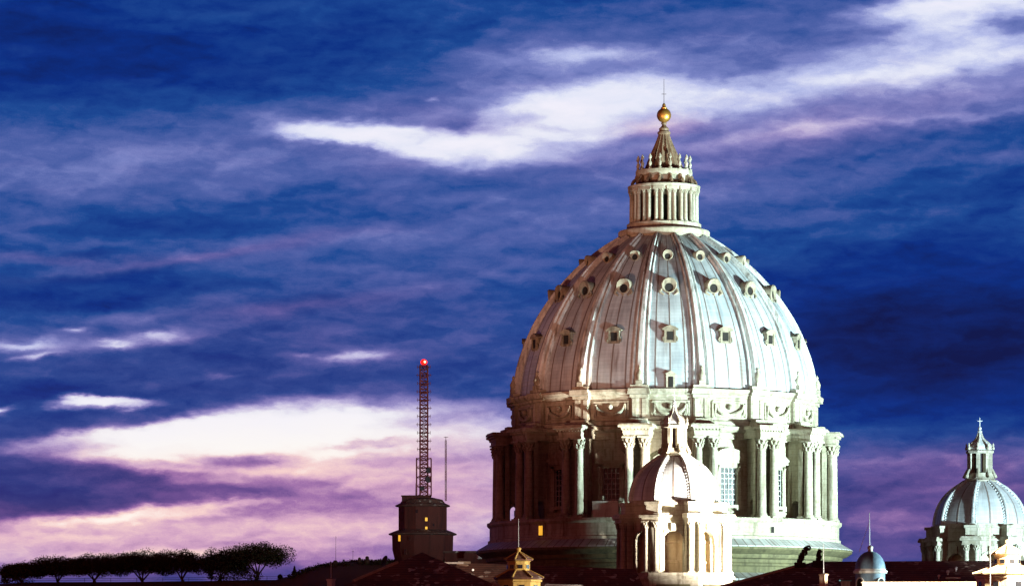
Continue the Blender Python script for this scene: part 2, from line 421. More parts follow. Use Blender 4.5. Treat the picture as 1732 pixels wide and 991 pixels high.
M = {
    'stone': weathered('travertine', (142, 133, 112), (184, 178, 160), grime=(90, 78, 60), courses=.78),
    'stone_course': weathered('travertine_courses', (134, 126, 104), (174, 168, 148), grime=(88, 76, 56), courses=.9),
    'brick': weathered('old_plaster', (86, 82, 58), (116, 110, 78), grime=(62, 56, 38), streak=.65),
    'lead': lead_sheets('lead_sheets', (142, 150, 156), (192, 202, 206), (104, 86, 76), across=4, course=.62),
    'lead_small': lead_sheets('lead_sheets_small', (150, 149, 147), (198, 200, 200), (108, 86, 72), across=2, course=.7),
    'rib': weathered('rib_lead', (160, 162, 160), (210, 212, 208), rough=.6, streak=.6, grime=(100, 84, 70)),
    'dormer': weathered('dormer_stone', (108, 100, 84), (152, 142, 122), grime=(78, 66, 52)),
    'bluelead': weathered('blue_lead', (88, 112, 128), (124, 148, 160), rough=.6, streak=.6),
    'spire': weathered('spire_lead', (96, 76, 58), (146, 122, 98), rough=.55, streak=.6),
    'gold': plain('gilded_bronze', (226, 170, 84), .42, .8),
    'iron': plain('iron', (60, 46, 42), .6, .3),
    'redmast': plain('red_paint', (146, 52, 50), .6),
    'palemast': plain('pale_red_paint', (196, 150, 150), .6),
    'white': plain('white_paint', (226, 226, 222), .6),
    'glass': plain('dark_glass', (38, 40, 46), .25),
    'blueglass': plain('pale_glass', (120, 150, 170), .3),
    'void': plain('dark_opening', (26, 20, 16), .9),
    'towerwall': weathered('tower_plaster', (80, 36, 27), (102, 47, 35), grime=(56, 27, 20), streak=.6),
    'tile': roof_tiles('clay_tiles', (96, 62, 50), (126, 82, 64), (170, 156, 136)),
    'tiledark': roof_tiles('dark_roof', (98, 68, 56), (124, 84, 68), (214, 200, 180)),
    'paletile': roof_tiles('pale_tiles', (176, 146, 112), (206, 180, 142), (220, 204, 176)),
    'ridge': plain('ridge_tile', (170, 152, 128), .8),
    'ochre': weathered('ochre_plaster', (196, 158, 74), (216, 184, 108), grime=(140, 106, 56), streak=.6),
    'cream': weathered('cream_plaster', (214, 190, 150), (234, 214, 180), grime=(176, 140, 100), streak=.5),
    'palestone': weathered('pale_plaster', (190, 188, 176), (220, 218, 208), grime=(140, 128, 110), streak=.5),
    'earth': weathered('earth', (84, 62, 44), (110, 82, 58), scale=.05, bump=.5, streak=.0),
    'leaf': plain('pine_needles', (72, 66, 42), .8),
    'bark': plain('pine_bark', (84, 62, 48), .9),
    'darkstone': plain('dark_stone', (44, 26, 22), .9),  # even dark base colour for the carved finials
    'teal': plain('teal_sheet', (96, 160, 166), .45),
    'window_lit': lit('lit_window', (255, 190, 60), 1.1),
    'lamp_red': lit('beacon_glass', (255, 30, 20), 2.6),
    'lamp_white': lit('lamp_globe', (255, 240, 220), 1.0),
    'lamp_core': lit('beacon_bulb', (255, 190, 140), 5.0),
}
for k in ('leaf',):
    M[k].node_tree.nodes['Principled BSDF'].inputs['Specular IOR Level'].default_value = .2

# ------------------------------------------------------------------ mesh builder
class MB:
    """collects shapes and links them as ONE mesh object"""
    def __init__(s):
        s.v, s.f, s.uv = [], [], {}
    def add(s, vs, fs):
        b = len(s.v)
        s.v += [tuple(p) for p in vs]
        s.f += [tuple(i + b for i in f) for f in fs]
        return s
    def box(s, x0, x1, y0, y1, z0, z1, mat=None):
        vs = [(x, y, z) for z in (z0, z1) for x, y in ((x0, y0), (x1, y0), (x1, y1), (x0, y1))]
        if mat:
            vs = [mat @ Vector(p) for p in vs]
        return s.add(vs, [(3, 2, 1, 0), (4, 5, 6, 7), (0, 1, 5, 4), (1, 2, 6, 5), (2, 3, 7, 6), (3, 0, 4, 7)])
    def prism(s, ring, z0, z1, ring1=None):
        """a plan outline raised from z0 to z1"""
        n = len(ring)
        r1 = ring1 or ring
        vs = [(x, y, z0) for x, y in ring] + [(x, y, z1) for x, y in r1]
        fs = [(i, (i + 1) % n, n + (i + 1) % n, n + i) for i in range(n)] + [tuple(range(n))[::-1], tuple(range(n, 2 * n))]
        return s.add(vs, fs)
    def slab(s, outline, y0, y1):
        """an x-z outline given the depth y0..y1"""
        n = len(outline)
        vs = [(x, y0, z) for x, z in outline] + [(x, y1, z) for x, z in outline]
        fs = [(i, (i + 1) % n, n + (i + 1) % n, n + i) for i in range(n)] + [tuple(range(n))[::-1], tuple(range(n, 2 * n))]
        return s.add(vs, fs)
    def lathe(s, prof, seg=32, c=(0, 0), a0=0.0, a1=None, panels=None, caps=False):
        """profile (r, z) turned about a vertical axis; panels gives a uv map (u per panel, v along the profile)"""
        full = a1 is None
        a1 = a0 + 2 * math.pi if full else a1
        n = seg if full else seg + 1
        b = len(s.v)
        for r, z in prof:
            for i in range(n):
                a = a0 + (a1 - a0) * i / seg
                s.v.append((c[0] + r * math.sin(a), c[1] - r * math.cos(a), z))
        L = [0]
        for (r0, z0), (r1, z1) in zip(prof, prof[1:]):
            L.append(L[-1] + math.hypot(r1 - r0, z1 - z0))
        for j in range(len(prof) - 1):
            for i in range(seg):
                i2 = (i + 1) % n
                f = (b + j * n + i, b + j * n + i2, b + (j + 1) * n + i2, b + (j + 1) * n + i)
                if panels:
                    u0, u1 = panels * i / seg, panels * (i + 1) / seg
                    s.uv[len(s.f)] = ((u0, L[j]), (u1, L[j]), (u1, L[j + 1]), (u0, L[j + 1]))
                s.f.append(f)
        if caps:
            s.f.append(tuple(b + i for i in range(n))[::-1])
            s.f.append(tuple(b + (len(prof) - 1) * n + i for i in range(n)))
        if not full and caps is None:
            for i in (0, seg):
                s.f.append(tuple(b + j * n + i for j in range(len(prof))))
        return s
    def tube(s, p0, p1, r0, r1=None, seg=6):
        r1 = r0 if r1 is None else r1
        p0, p1 = Vector(p0), Vector(p1)
        d = (p1 - p0).normalized()
        u = d.orthogonal().normalized()
        w = d.cross(u)
        vs = []
        for p, r in ((p0, r0), (p1, r1)):
            for i in range(seg):
                a = 2 * math.pi * i / seg
                vs.append(p + (u * math.cos(a) + w * math.sin(a)) * r)
        fs = [(i, (i + 1) % seg, seg + (i + 1) % seg, seg + i) for i in range(seg)] + [tuple(range(seg))[::-1], tuple(range(seg, 2 * seg))]
        return s.add(vs, fs)
    def path(s, pts, r, seg=6):
        for i in range(len(pts) - 1):
            ra = r[i] if isinstance(r, (list, tuple)) else r
            rb = r[i + 1] if isinstance(r, (list, tuple)) else r
            s.tube(pts[i], pts[i + 1], ra, rb, seg)
        return s
    def ball(s, c, r, seg=16, rings=8, sq=1.0):
        prof = [(max(1e-4, r * math.sin(math.pi * k / rings)), c[2] - r * sq * math.cos(math.pi * k / rings)) for k in range(rings + 1)]
        return s.lathe(prof, seg, (c[0], c[1]))
    def arch_wall(s, x0, x1, z0, z1, ax0, ax1, az0, spring, y0, y1, n=10, mat=None):
        """a wall between y0 and y1 pierced by one round-headed opening"""
        cx, rad = (ax0 + ax1) / 2, (ax1 - ax0) / 2
        arc = [(cx - rad * math.cos(math.pi * k / n), spring + rad * math.sin(math.pi * k / n)) for k in range(n + 1)]
        hole = [(ax0, az0)] + arc + [(ax1, az0)]
        quads = [[(x0, z0), (ax0, z0), (ax0, z1), (x0, z1)], [(ax1, z0), (x1, z0), (x1, z1), (ax1, z1)]]
        if az0 > z0:
            quads.append([(ax0, z0), (ax1, z0), (ax1, az0), (ax0, az0)])
        for a, b in zip(arc, arc[1:]):
            quads.append([a, b, (b[0], z1), (a[0], z1)])
        for q in quads:
            for y in (y0, y1):
                vs = [Vector((x, y, z)) for x, z in q]
                s.add([mat @ p if mat else p for p in vs], [(0, 1, 2, 3)])
        loops = [hole + ([hole[0]] if az0 > z0 else []), [(x0, z0), (x0, z1), (x1, z1), (x1, z0)]]
        for lp in loops:
            for a, b in zip(lp, lp[1:]):
                vs = [Vector((a[0], y0, a[1])), Vector((b[0], y0, b[1])), Vector((b[0], y1, b[1])), Vector((a[0], y1, a[1]))]
                s.add([mat @ p if mat else p for p in vs], [(0, 1, 2, 3)])
        return s
    def build(s, name, mat, parent=None, loc=(0, 0, 0), rz=0.0, smooth=35):
        me = bpy.data.meshes.new(name)
        me.from_pydata(s.v, [], s.f)
        if s.uv:
            uvl = me.uv_layers.new(name='UVMap')
            for p in me.polygons:
                q = s.uv.get(p.index)
                if q:
                    for li, c in zip(p.loop_indices, q):
                        uvl.data[li].uv = c
        bm = bmesh.new()
        bm.from_mesh(me)
        bmesh.ops.remove_doubles(bm, verts=bm.verts, dist=1e-4)
        bmesh.ops.recalc_face_normals(bm, faces=bm.faces)
        bm.to_mesh(me)
        bm.free()
        if smooth:
            for p in me.polygons:
                p.use_smooth = True
            me.set_sharp_from_angle(angle=R(smooth))
        me.materials.append(mat)
        o = bpy.data.objects.new(name, me)
        COL.objects.link(o)
        o.parent = parent
        o.location = loc
        o.rotation_euler = (0, 0, rz)
        return o

def tag(o, label=None, cat=None, group=None, kind=None):
    for k, v in (('label', label), ('category', cat), ('group', group), ('kind', kind)):
        if v:
            o[k] = v
    return o
def thing(name, label, cat, loc=(0, 0, 0), rz=0.0, group=None):
    o = bpy.data.objects.new(name, None)
    COL.objects.link(o)
    o.location = loc
    o.rotation_euler = (0, 0, rz)
    return tag(o, label, cat, group)
def kids(o):
    return [c for c in list(COL.objects) if c.parent == o]
def copy_tree(o, parent=None):
    c = o.copy()
    COL.objects.link(c)
    c.parent = parent
    for k in kids(o):
        copy_tree(k, c)
    return c
def spin(o, angles):
    """o turned about its parent's axis to the first angle, copies to the others"""
    o.rotation_euler = (0, 0, angles[0])
    for a in angles[1:]:
        c = copy_tree(o, o.parent)
        c.rotation_euler = (0, 0, a)
def at(px, py, Y):
    """the point at distance Y seen px across and py down the 1732 wide photograph"""
    return Vector(((px - 866) / 6000 * Y, Y, 35 + (1130 - py) / 6000 * Y))
def ngon(n, r, a0=0.0):
    return [(r * math.sin(a0 + 2 * math.pi * i / n), -r * math.cos(a0 + 2 * math.pi * i / n)) for i in range(n)]

# ------------------------------------------------------------------ the great dome
RIBS = [R(11.25 + 22.5 * k) for k in range(16)]
BAYS = [R(22.5 * k) for k in range(16)]
SHELL = [(25.2, 80.2), (25.1, 81.6), (24.9, 83.2), (24.55, 85.1), (24.1, 86.8), (23.5, 88.5), (22.85, 90.2), (22.1, 91.9), (21.2, 93.6), (20.2, 95.2), (19.1, 96.8),
         (17.9, 98.4), (16.5, 100.0), (15.0, 101.6), (13.3, 103.1), (11.5, 104.6), (9.7, 105.9), (7.6, 107.2), (6.4, 107.8)]
def shell_r(z):
    for (r0, z0), (r1, z1) in zip(SHELL, SHELL[1:]):
        if z0 <= z <= z1:
            return r0 + (r1 - r0) * (z - z0) / (z1 - z0)
    return SHELL[-1][0]

def column_mesh(r, z0, z1, c, seg=14):
    h = z1 - z0
    m = MB()
    b = r * 1.35
    m.box(c[0] - b, c[0] + b, c[1] - b, c[1] + b, z0, z0 + .35 * r)
    m.lathe([(b, z0 + .35 * r), (b * 1.02, z0 + .6 * r), (r * 1.15, z0 + .75 * r), (r * 1.2, z0 + r), (r * 1.02, z0 + 1.1 * r), (r, z0 + h * .3), (r * .86, z1)], seg, c)
    return m
def capital_mesh(r, z0, z1, c, seg=12):
    """corinthian capital: flaring bell, two rings of leaves, abacus"""
    h = z1 - z0
    m = MB()
    m.lathe([(r * .88, z0), (r * 1.0, z0 + .05 * h), (r * .86, z0 + .1 * h), (r * .9, z0 + .6 * h), (r * 1.25, z0 + .86 * h)], seg, c)
    for row, (zz, rr, n) in enumerate(((.10, .98, 8), (.42, 1.06, 8))):
        for k in range(n):
            a = 2 * math.pi * (k + .5 * row) / n
            dx, dy = math.sin(a), -math.cos(a)
            p0 = Vector((c[0] + dx * r * .9, c[1] + dy * r * .9, z0 + zz * h))
            p1 = Vector((c[0] + dx * r * rr * 1.05, c[1] + dy * r * rr * 1.05, z0 + (zz + .24) * h))
            p2 = Vector((c[0] + dx * r * (rr + .38), c[1] + dy * r * (rr + .38), z0 + (zz + .34) * h))
            m.path([p0, p1, p2], [r * .26, r * .24, r * .12], 5)
    b = r * 1.42
    m.box(c[0] - b, c[0] + b, c[1] - b, c[1] + b, z0 + .86 * h, z1)
    return m

def build_dome():
    D = thing('basilica_dome', 'huge floodlit ribbed dome on a ring of paired columns', 'dome', (25.7, 600, 0))
    # base rings
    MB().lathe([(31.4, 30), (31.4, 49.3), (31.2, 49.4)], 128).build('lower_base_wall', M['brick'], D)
    MB().lathe([(31.9, 49.2), (31.9, 49.5), (29.0, 50.6)], 128, panels=64).build('lead_apron', M['lead_small'], D)
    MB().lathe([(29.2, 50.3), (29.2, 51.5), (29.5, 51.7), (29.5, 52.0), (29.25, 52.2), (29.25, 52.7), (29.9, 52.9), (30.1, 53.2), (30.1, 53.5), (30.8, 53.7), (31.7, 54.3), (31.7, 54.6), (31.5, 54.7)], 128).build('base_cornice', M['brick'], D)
    MB().lathe([(31.8, 54.65), (31.8, 54.8), (29.4, 56.2)], 128, panels=64).build('base_ledge', M['lead_small'], D)
    MB().lathe([(29.45, 55.9), (29.8, 56.0), (29.8, 56.4), (29.5, 56.55), (29.5, 58.6), (29.75, 58.75), (29.95, 59.0), (29.95, 59.4), (23.5, 59.4)], 128).build('parapet', M['stone'], D)
    # the one lit window and a few dark ones in the parapet ring
    for a, m_, nm in ((R(-45.2), 'window_lit', 'lit_window'), (R(34), 'void', 'slit_window'), (R(12), 'void', 'slit_window')):
        w = .42 if nm == 'lit_window' else .3
        z0, z1 = (56.75, 58.3) if nm == 'lit_window' else (57.0, 58.0)
        f = MB().box(-w - .12, w + .12, -29.62, -29.4, z0 - .12, z1 + .12).build('window', M['stone'], D, rz=a)
        MB().box(-w, w, -29.68, -29.55, z0, z1).build('pane', M[m_], f)
    # drum wall, windows between the buttresses
    MB().lathe([(24.5, 59.4), (24.8, 59.5), (24.8, 60.6), (24.5, 60.7), (24.5, 72.2)], 128).build('drum_wall', M['stone'], D)
    MB().lathe([(24.5, 72.2), (24.9, 72.25), (24.9, 72.7), (25.0, 72.8), (25.0, 73.3), (25.5, 73.5), (25.9, 73.8), (26.0, 74.3), (24.9, 74.35)], 128).build('drum_entablature', M['stone'], D)
    win = []
    for kind in (0, 1):
        f = MB()
        for sx in (-1, 1):
            f.box(sx * 1.85 - .38, sx * 1.85 + .38, -25.1, -24.3, 61.6, 68.2)
            f.box(sx * 1.75 - .5, sx * 1.75 + .5, -25.35, -24.3, 60.8, 61.6)
            f.tube((sx * 1.85, -25.35, 67.9), (sx * 1.85, -24.9, 67.0), .22, .3, 8)
        f.box(-2.23, 2.23, -25.1, -24.3, 67.6, 68.4)
        f.box(-2.6, 2.6, -25.4, -24.3, 68.4, 68.9)
        f.box(-2.2, 2.2, -25.3, -24.3, 61.1, 61.6)
        if kind:
            f.slab([(-2.8, 68.9), (2.8, 68.9), (2.8, 69.2), (0, 70.9), (-2.8, 69.2)], -25.45, -24.3)
            f.slab([(-1.7, 69.35), (1.7, 69.35), (0, 70.3)], -25.6, -25.45)
        else:
            arc = [(2.8 * math.cos(t), 68.9 + .2 + 1.7 * math.sin(t)) for t in [math.pi * k / 14 for k in range(15)]]
            f.slab([(2.8, 68.9)] + arc + [(-2.8, 68.9)], -25.45, -24.3)
        w = f.build('drum_window', M['stone'], D)
        g = MB().box(-1.47, 1.47, -24.62, -24.3, 61.6, 67.6).build('pane', M['glass'], w)
        fr = MB()
        for k in range(5):
            x = -1.4 + 2.8 * k / 4
            fr.box(x - .06, x + .06, -24.74, -24.62, 61.6, 67.6)
        for k in range(1, 7):
            z = 61.6 + 6.0 * k / 7
            fr.box(-1.47, 1.47, -24.72, -24.63, z - .05, z + .05)
        fr.build('glazing_bar', M['rib'], w)
        win.append(w)
    spin(win[0], BAYS[1::2])
    spin(win[1], BAYS[0::2])
    # buttresses with paired columns
    b = MB()
    Mr = Matrix.Rotation(R(-90), 4, 'Z')     # wall drawn along x, turned to run outward
    b.arch_wall(24.2, 27.75, 59.4, 72.4, 25.35, 26.75, 59.4, 61.9, -1.15, 1.15, mat=Mr)
    b.box(-2.3, 2.3, -27.9, -26.95, 59.4, 60.0)
    b.box(-1.9, 1.9, -27.75, -27.0, 60.0, 72.4)
    but = b.build('buttress', M['stone_course'], D)
    for sx in (-1, 1):
        c = (sx * 1.28, -28.55)
        column_mesh(.74, 59.4, 70.5, c).build('column', M['stone'], but)
        capital_mesh(.74, 70.5, 72.4, c).build('capital', M['stone'], but)
    e = MB()
    e.box(-2.1, 2.1, -29.35, -24.6, 72.4, 72.9).box(-2.2, 2.2, -29.45, -24.6, 72.9, 73.3).box(-2.15, 2.15, -29.4, -24.6, 73.3, 73.6)
    e.box(-2.45, 2.45, -29.75, -24.6, 73.6, 73.85).box(-2.85, 2.85, -30.15, -24.6, 73.85, 74.2).box(-2.7, 2.7, -30.0, -24.6, 74.2, 74.38)
    for k in range(9):
        x = -2.2 + 4.4 * k / 8
        e.box(x - .13, x + .13, -29.7, -29.38, 73.38, 73.6)
    e.build('entablature', M['stone'], but)
    t = MB().box(-1.6, 1.6, -27.9, -24.8, 74.38, 74.9).slab([(-1.35, 74.9), (1.35, 74.9), (1.35, 75.4), (-1.35, 75.4)], -27.2, -24.8)
    t.build('coping', M['stone'], but)
    spin(but, RIBS)
    # low round stair hut behind the parapet
    hut = MB().lathe([(25.3, 59.42), (28.4, 59.42), (28.4, 61.8), (28.6, 61.85), (28.6, 62.1), (25.3, 62.1)], 12, a0=R(-26.5), a1=R(-17.5), caps=None)
    hut.build('stair_hut', M['palestone'], D)
    # attic with garlands
    MB().lathe([(24.9, 74.3), (25.7, 74.5), (25.7, 75.1), (25.2, 75.3), (25.2, 78.8), (25.5, 79.0), (25.6, 79.3), (26.1, 79.5), (26.4, 79.9), (26.4, 80.25), (25.0, 80.3)], 128).build('attic', M['stone'], D)
    p = MB().box(-1.35, 1.35, -25.85, -25.0, 75.1, 78.9).box(-1.5, 1.5, -26.05, -25.0, 74.5, 75.1)
    p.box(-1.55, 1.55, -26.2, -25.0, 78.9, 79.35).box(-1.85, 1.85, -26.75, -25.0, 79.4, 79.85).box(-1.75, 1.75, -26.85, -25.0, 79.85, 80.32)
    for sx in (-1, 1):
        p.box(sx * .8 - .38, sx * .8 + .38, -26.0, -25.85, 75.3, 78.7)
    pil = p.build('attic_pilaster', M['stone'], D)
    spin(pil, RIBS)
    g = MB()
    g.box(-3.0, 3.0, -25.42, -25.0, 78.15, 78.4).box(-3.0, 3.0, -25.42, -25.0, 75.6, 75.8)
    for sx in (-1, 1):
        g.box(sx * 3.0 - .12, sx * 3.0 + .12, -25.3, -24.7, 75.6, 78.4)
        pts = []
        for k in range(11):
            t = k / 10
            pts.append((sx * (2.45 - 2.45 * t), -25.5, 77.75 - 1.55 * math.sqrt(max(0, 1 - (1 - t) ** 2.0))))
        g.path(pts, [.16 + .22 * math.sin(math.pi * k / 10) for k in range(11)], 7)
        g.path([(sx * 2.5, -25.45, 77.9), (sx * 2.65, -25.4, 76.6), (sx * 2.5, -25.4, 75.9)], [.26, .16, .08], 6)
    g.ball((0, -25.5, 77.45), .48, 10, 6)
    gar = g.build('garland', M['stone'], D)
    spin(gar, BAYS)
    # lead shell and ribs
    prof = []
    for (r0, z0), (r1, z1) in zip(SHELL, SHELL[1:]):
        prof += [(r0 + (r1 - r0) * k / 2, z0 + (z1 - z0) * k / 2) for k in range(2)]
    prof.append(SHELL[-1])
    MB().lathe(prof, 192, a0=R(11.25), panels=16).build('dome_shell', M['lead'], D, smooth=60)
    rb = MB()
    sec = [(-1.0, -.25), (-1.0, .38), (-.86, .5), (-.70, .38), (-.66, .18), (-.42, .18), (-.38, .62), (-.24, .82), (.24, .82), (.38, .62), (.42, .18), (.66, .18), (.70, .38), (.86, .5), (1.0, .38), (1.0, -.25)]
    rows = []
    for i, (r, z) in enumerate(SHELL[:-1]):
        r0, z0 = SHELL[max(i - 1, 0)]
        r1, z1 = SHELL[i + 1]
        L = math.hypot(r1 - r0, z1 - z0)
        nr, nz = (z1 - z0) / L, -(r1 - r0) / L
        w = 1.46 - .86 * ((z - 80.2) / 27.2) ** 1.1
        hh = 1.2 - .45 * (z - 80.2) / 27.2
        rows.append([(sx * w, -(r + nr * h * hh), z + nz * h * hh) for sx, h in sec])
    n = len(sec)
    vs = [p for row in rows for p in row]
    fs = [(j * n + i, j * n + i + 1, (j + 1) * n + i + 1, (j + 1) * n + i) for j in range(len(rows) - 1) for i in range(n - 1)]
    rb.add(vs, fs)
    rib = rb.build('rib', M['rib'], D, smooth=50)
    o = MB().box(-1.5, 1.5, -26.35, -24.9, 80.3, 80.9).box(-.55, .55, -26.45, -25.4, 80.9, 81.6)
    o.lathe([(.4, 81.6), (.55, 82.0), (.62, 82.5), (.4, 83.0), (.2, 83.4), (.28, 83.7), (.01, 84.1)], 10, (0, -25.95))
    o.build('rib_foot', M['stone'], rib)
    spin(rib, RIBS)
    # three rows of dormers
    r = shell_r(88.1) + .12
    d = MB().box(-.82, .82, -r, -r + 2.4, 88.1, 90.0).box(-1.0, 1.0, -r - .12, -r + 1.0, 87.9, 88.1)
    d.slab([(-1.35, 89.95), (1.35, 89.95), (1.35, 90.12), (.8, 90.5), (0, 90.75), (-.8, 90.5), (-1.35, 90.12)], -r - .28, -r + 2.6)
    for sx in (-1, 1):
        d.box(sx * .82 - .14, sx * .82 + .14, -r - .14, -r + .6, 88.1, 89.95)
        d.path([(sx * .95, -r - .02, 89.0), (sx * 1.2, -r + .05, 88.6), (sx * 1.1, -r, 88.15)], [.12, .16, .2], 6)
    o = d.build('pedimented_dormer', M['dormer'], D)
    MB().box(-.52, .52, -r - .05, -r + .1, 88.3, 89.7).build('opening', M['void'], o)
    spin(o, BAYS)
    def oculus(name, zc, rad, ears):
        """hooded round window lying close to the curve of the shell"""
        r = shell_r(zc - rad * .75) + .10
        d = MB()
        zo = zc - rad * .18
        for k in range(24):
            a0, a1 = 2 * math.pi * k / 24, 2 * math.pi * (k + 1) / 24
            q = []
            for a in (a0, a1):
                top = .5 + .5 * math.cos(a)
                ro, ri = rad * (.86 + .20 * top), rad * .52
                for rr, y, zz in ((ri, -r + .25, zo), (ri, -r - .02, zo), (ro * .88, -r - .12 - .22 * top, zc), (ro, -r + .02 - .12 * top, zc), (ro * (1 - .25 * top), -r + rad * 2.2, zc + rad * .1)):
                    q.append((rr * math.sin(a), y, zz + rr * math.cos(a)))
            d.add(q, [(0, 1, 6, 5), (1, 2, 7, 6), (2, 3, 8, 7), (3, 4, 9, 8)])
        if ears:
            for sx in (-1, 1):
                d.path([(sx * rad * .9, -r + .1, zc - rad * .35), (sx * rad * 1.1, -r - .02, zc - rad * .75), (sx * rad * .6, -r - .25, zc - rad * 1.12)], [.2, .22, .12], 6)
            d.ball((0, -r - .12, zc - rad * 1.02), .24, 8, 5)
        o = d.build(name, M['dormer'], D)
        MB().slab([(rad * .54 * math.sin(2 * math.pi * k / 20), zo + rad * .54 * math.cos(2 * math.pi * k / 20)) for k in range(20)], -r + .15, -r + .4).build('opening', M['void'], o)
        spin(o, BAYS)
    oculus('round_dormer', 97.6, 1.36, True)
    oculus('upper_oculus', 103.2, .95, False)
    r = shell_r(81.6)
    o = MB().box(-.75, .75, -r - .75, -r + 1, 80.4, 82.6).slab([(-1.0, 82.6), (1.0, 82.6), (0, 83.2)], -r - .9, -r + 1.2).build('shell_door', M['stone'], D)
    MB().box(-.4, .4, -r - .8, -r - .7, 80.5, 82.2).build('opening', M['void'], o)
    # lantern
    ln = MB().lathe([(6.4, 107.3), (7.3, 107.4), (7.5, 107.7), (7.75, 107.8), (7.75, 108.6), (7.6, 108.7), (7.6, 108.75), (6.5, 108.75)], 64).build('lantern', M['stone'], D)
    MB().lathe([(6.7, 108.75), (6.7, 109.0), (6.3, 109.1), (6.3, 109.9), (6.1, 110.0), (4.2, 110.0)], 64).build('pedestal', M['stone'], ln)
    MB().lathe([(4.25, 110.0), (4.25, 115.4)], 48).build('core_wall', M['stone'], ln)
    wn = MB().slab([(-.62, 110.3), (.62, 110.3), (.62, 113.9)] + [(.62 * math.cos(math.pi * k / 8), 113.9 + .62 * math.sin(math.pi * k / 8)) for k in range(1, 8)] + [(-.62, 113.9)], -4.34, -4.0)
    spin(wn.build('arched_window', M['void'], ln), BAYS)
    cp = MB()
    cp.box(-.3, .3, -5.3, -4.1, 110.0, 115.3)
    for sx in (-1, 1):
        m = column_mesh(.29, 110.0, 114.7, (sx * .46, -5.55), 10)
        cp.add(m.v, m.f)
        m = capital_mesh(.29, 114.7, 115.35, (sx * .46, -5.55), 8)
        cp.add(m.v, m.f)
    cp.box(-.95, .95, -6.0, -4.1, 115.35, 115.8)
    spin(cp.build('column_pair', M['stone'], ln), RIBS)
    MB().lathe([(4.2, 115.3), (5.75, 115.35), (5.85, 115.8), (6.1, 115.95), (6.15, 116.3), (5.2, 116.4), (4.6, 116.5)], 64).build('cornice', M['stone'], ln)
    MB().lathe([(4.3, 116.4), (4.3, 117.9), (4.6, 118.0), (4.8, 118.3), (4.8, 118.9), (2.5, 119.0)], 64).build('upper_attic', M['stone'], ln)
    vol = MB().slab([(-.22, 116.4), (.22, 116.4), (.22, 118.0), (-.22, 118.0)], -4.8, -4.2)
    vol.path([(0, -5.5, 116.6), (0, -5.35, 117.1), (0, -4.9, 117.5), (0, -4.75, 117.95)], [.3, .24, .2, .26], 7)
    spin(vol.build('volute', M['spire'], ln), RIBS)
    cd = MB().lathe([(.34, 118.9), (.34, 119.15), (.14, 119.3), (.26, 119.7), (.3, 119.95), (.12, 120.3), (.1, 120.6), (.3, 120.85), (.24, 121.1), (.05, 121.5)], 8, (0, -4.45))
    spin(cd.build('candelabrum', M['stone'], ln), RIBS)
    sp = [(3.5, 118.9), (3.3, 119.5), (2.95, 120.3), (2.55, 121.4), (2.05, 122.5), (1.6, 123.5), (1.2, 124.5), (.95, 125.2)]
    s_ = MB()
    for k in range(32):   # fluted concave cone
        a0, a1 = 2 * math.pi * k / 32, 2 * math.pi * (k + 1) / 32
        f0, f1 = (1.0, .88) if k % 2 else (.88, 1.0)
        for (r0, z0), (r1, z1) in zip(sp, sp[1:]):
            s_.add([(r0 * f0 * math.sin(a0), -r0 * f0 * math.cos(a0), z0), (r0 * f1 * math.sin(a1), -r0 * f1 * math.cos(a1), z0),
                    (r1 * f1 * math.sin(a1), -r1 * f1 * math.cos(a1), z1), (r1 * f0 * math.sin(a0), -r1 * f0 * math.cos(a0), z1)], [(0, 1, 2, 3)])
    s_.lathe([(.9, 125.1), (1.1, 125.3), (1.1, 125.6), (.8, 125.8), (.85, 126.2), (.5, 126.5), (.32, 126.8), (.5, 127.1), (.3, 127.4)], 20)
    s_.build('spire', M['spire'], ln)
    MB().ball((0, 0, 128.45), 1.22, 28, 16).lathe([(.5, 129.5), (.55, 129.7), (.32, 129.9), (.3, 130.2), (.12, 130.5)], 12).build('gilded_ball', M['gold'], ln)
    MB().tube((0, 0, 130.3), (0, 0, 134.6), .05, .03, 6).box(-.4, .4, -.03, .03, 132.0, 132.07).build('cross', M['iron'], ln)
    return D
build_dome()

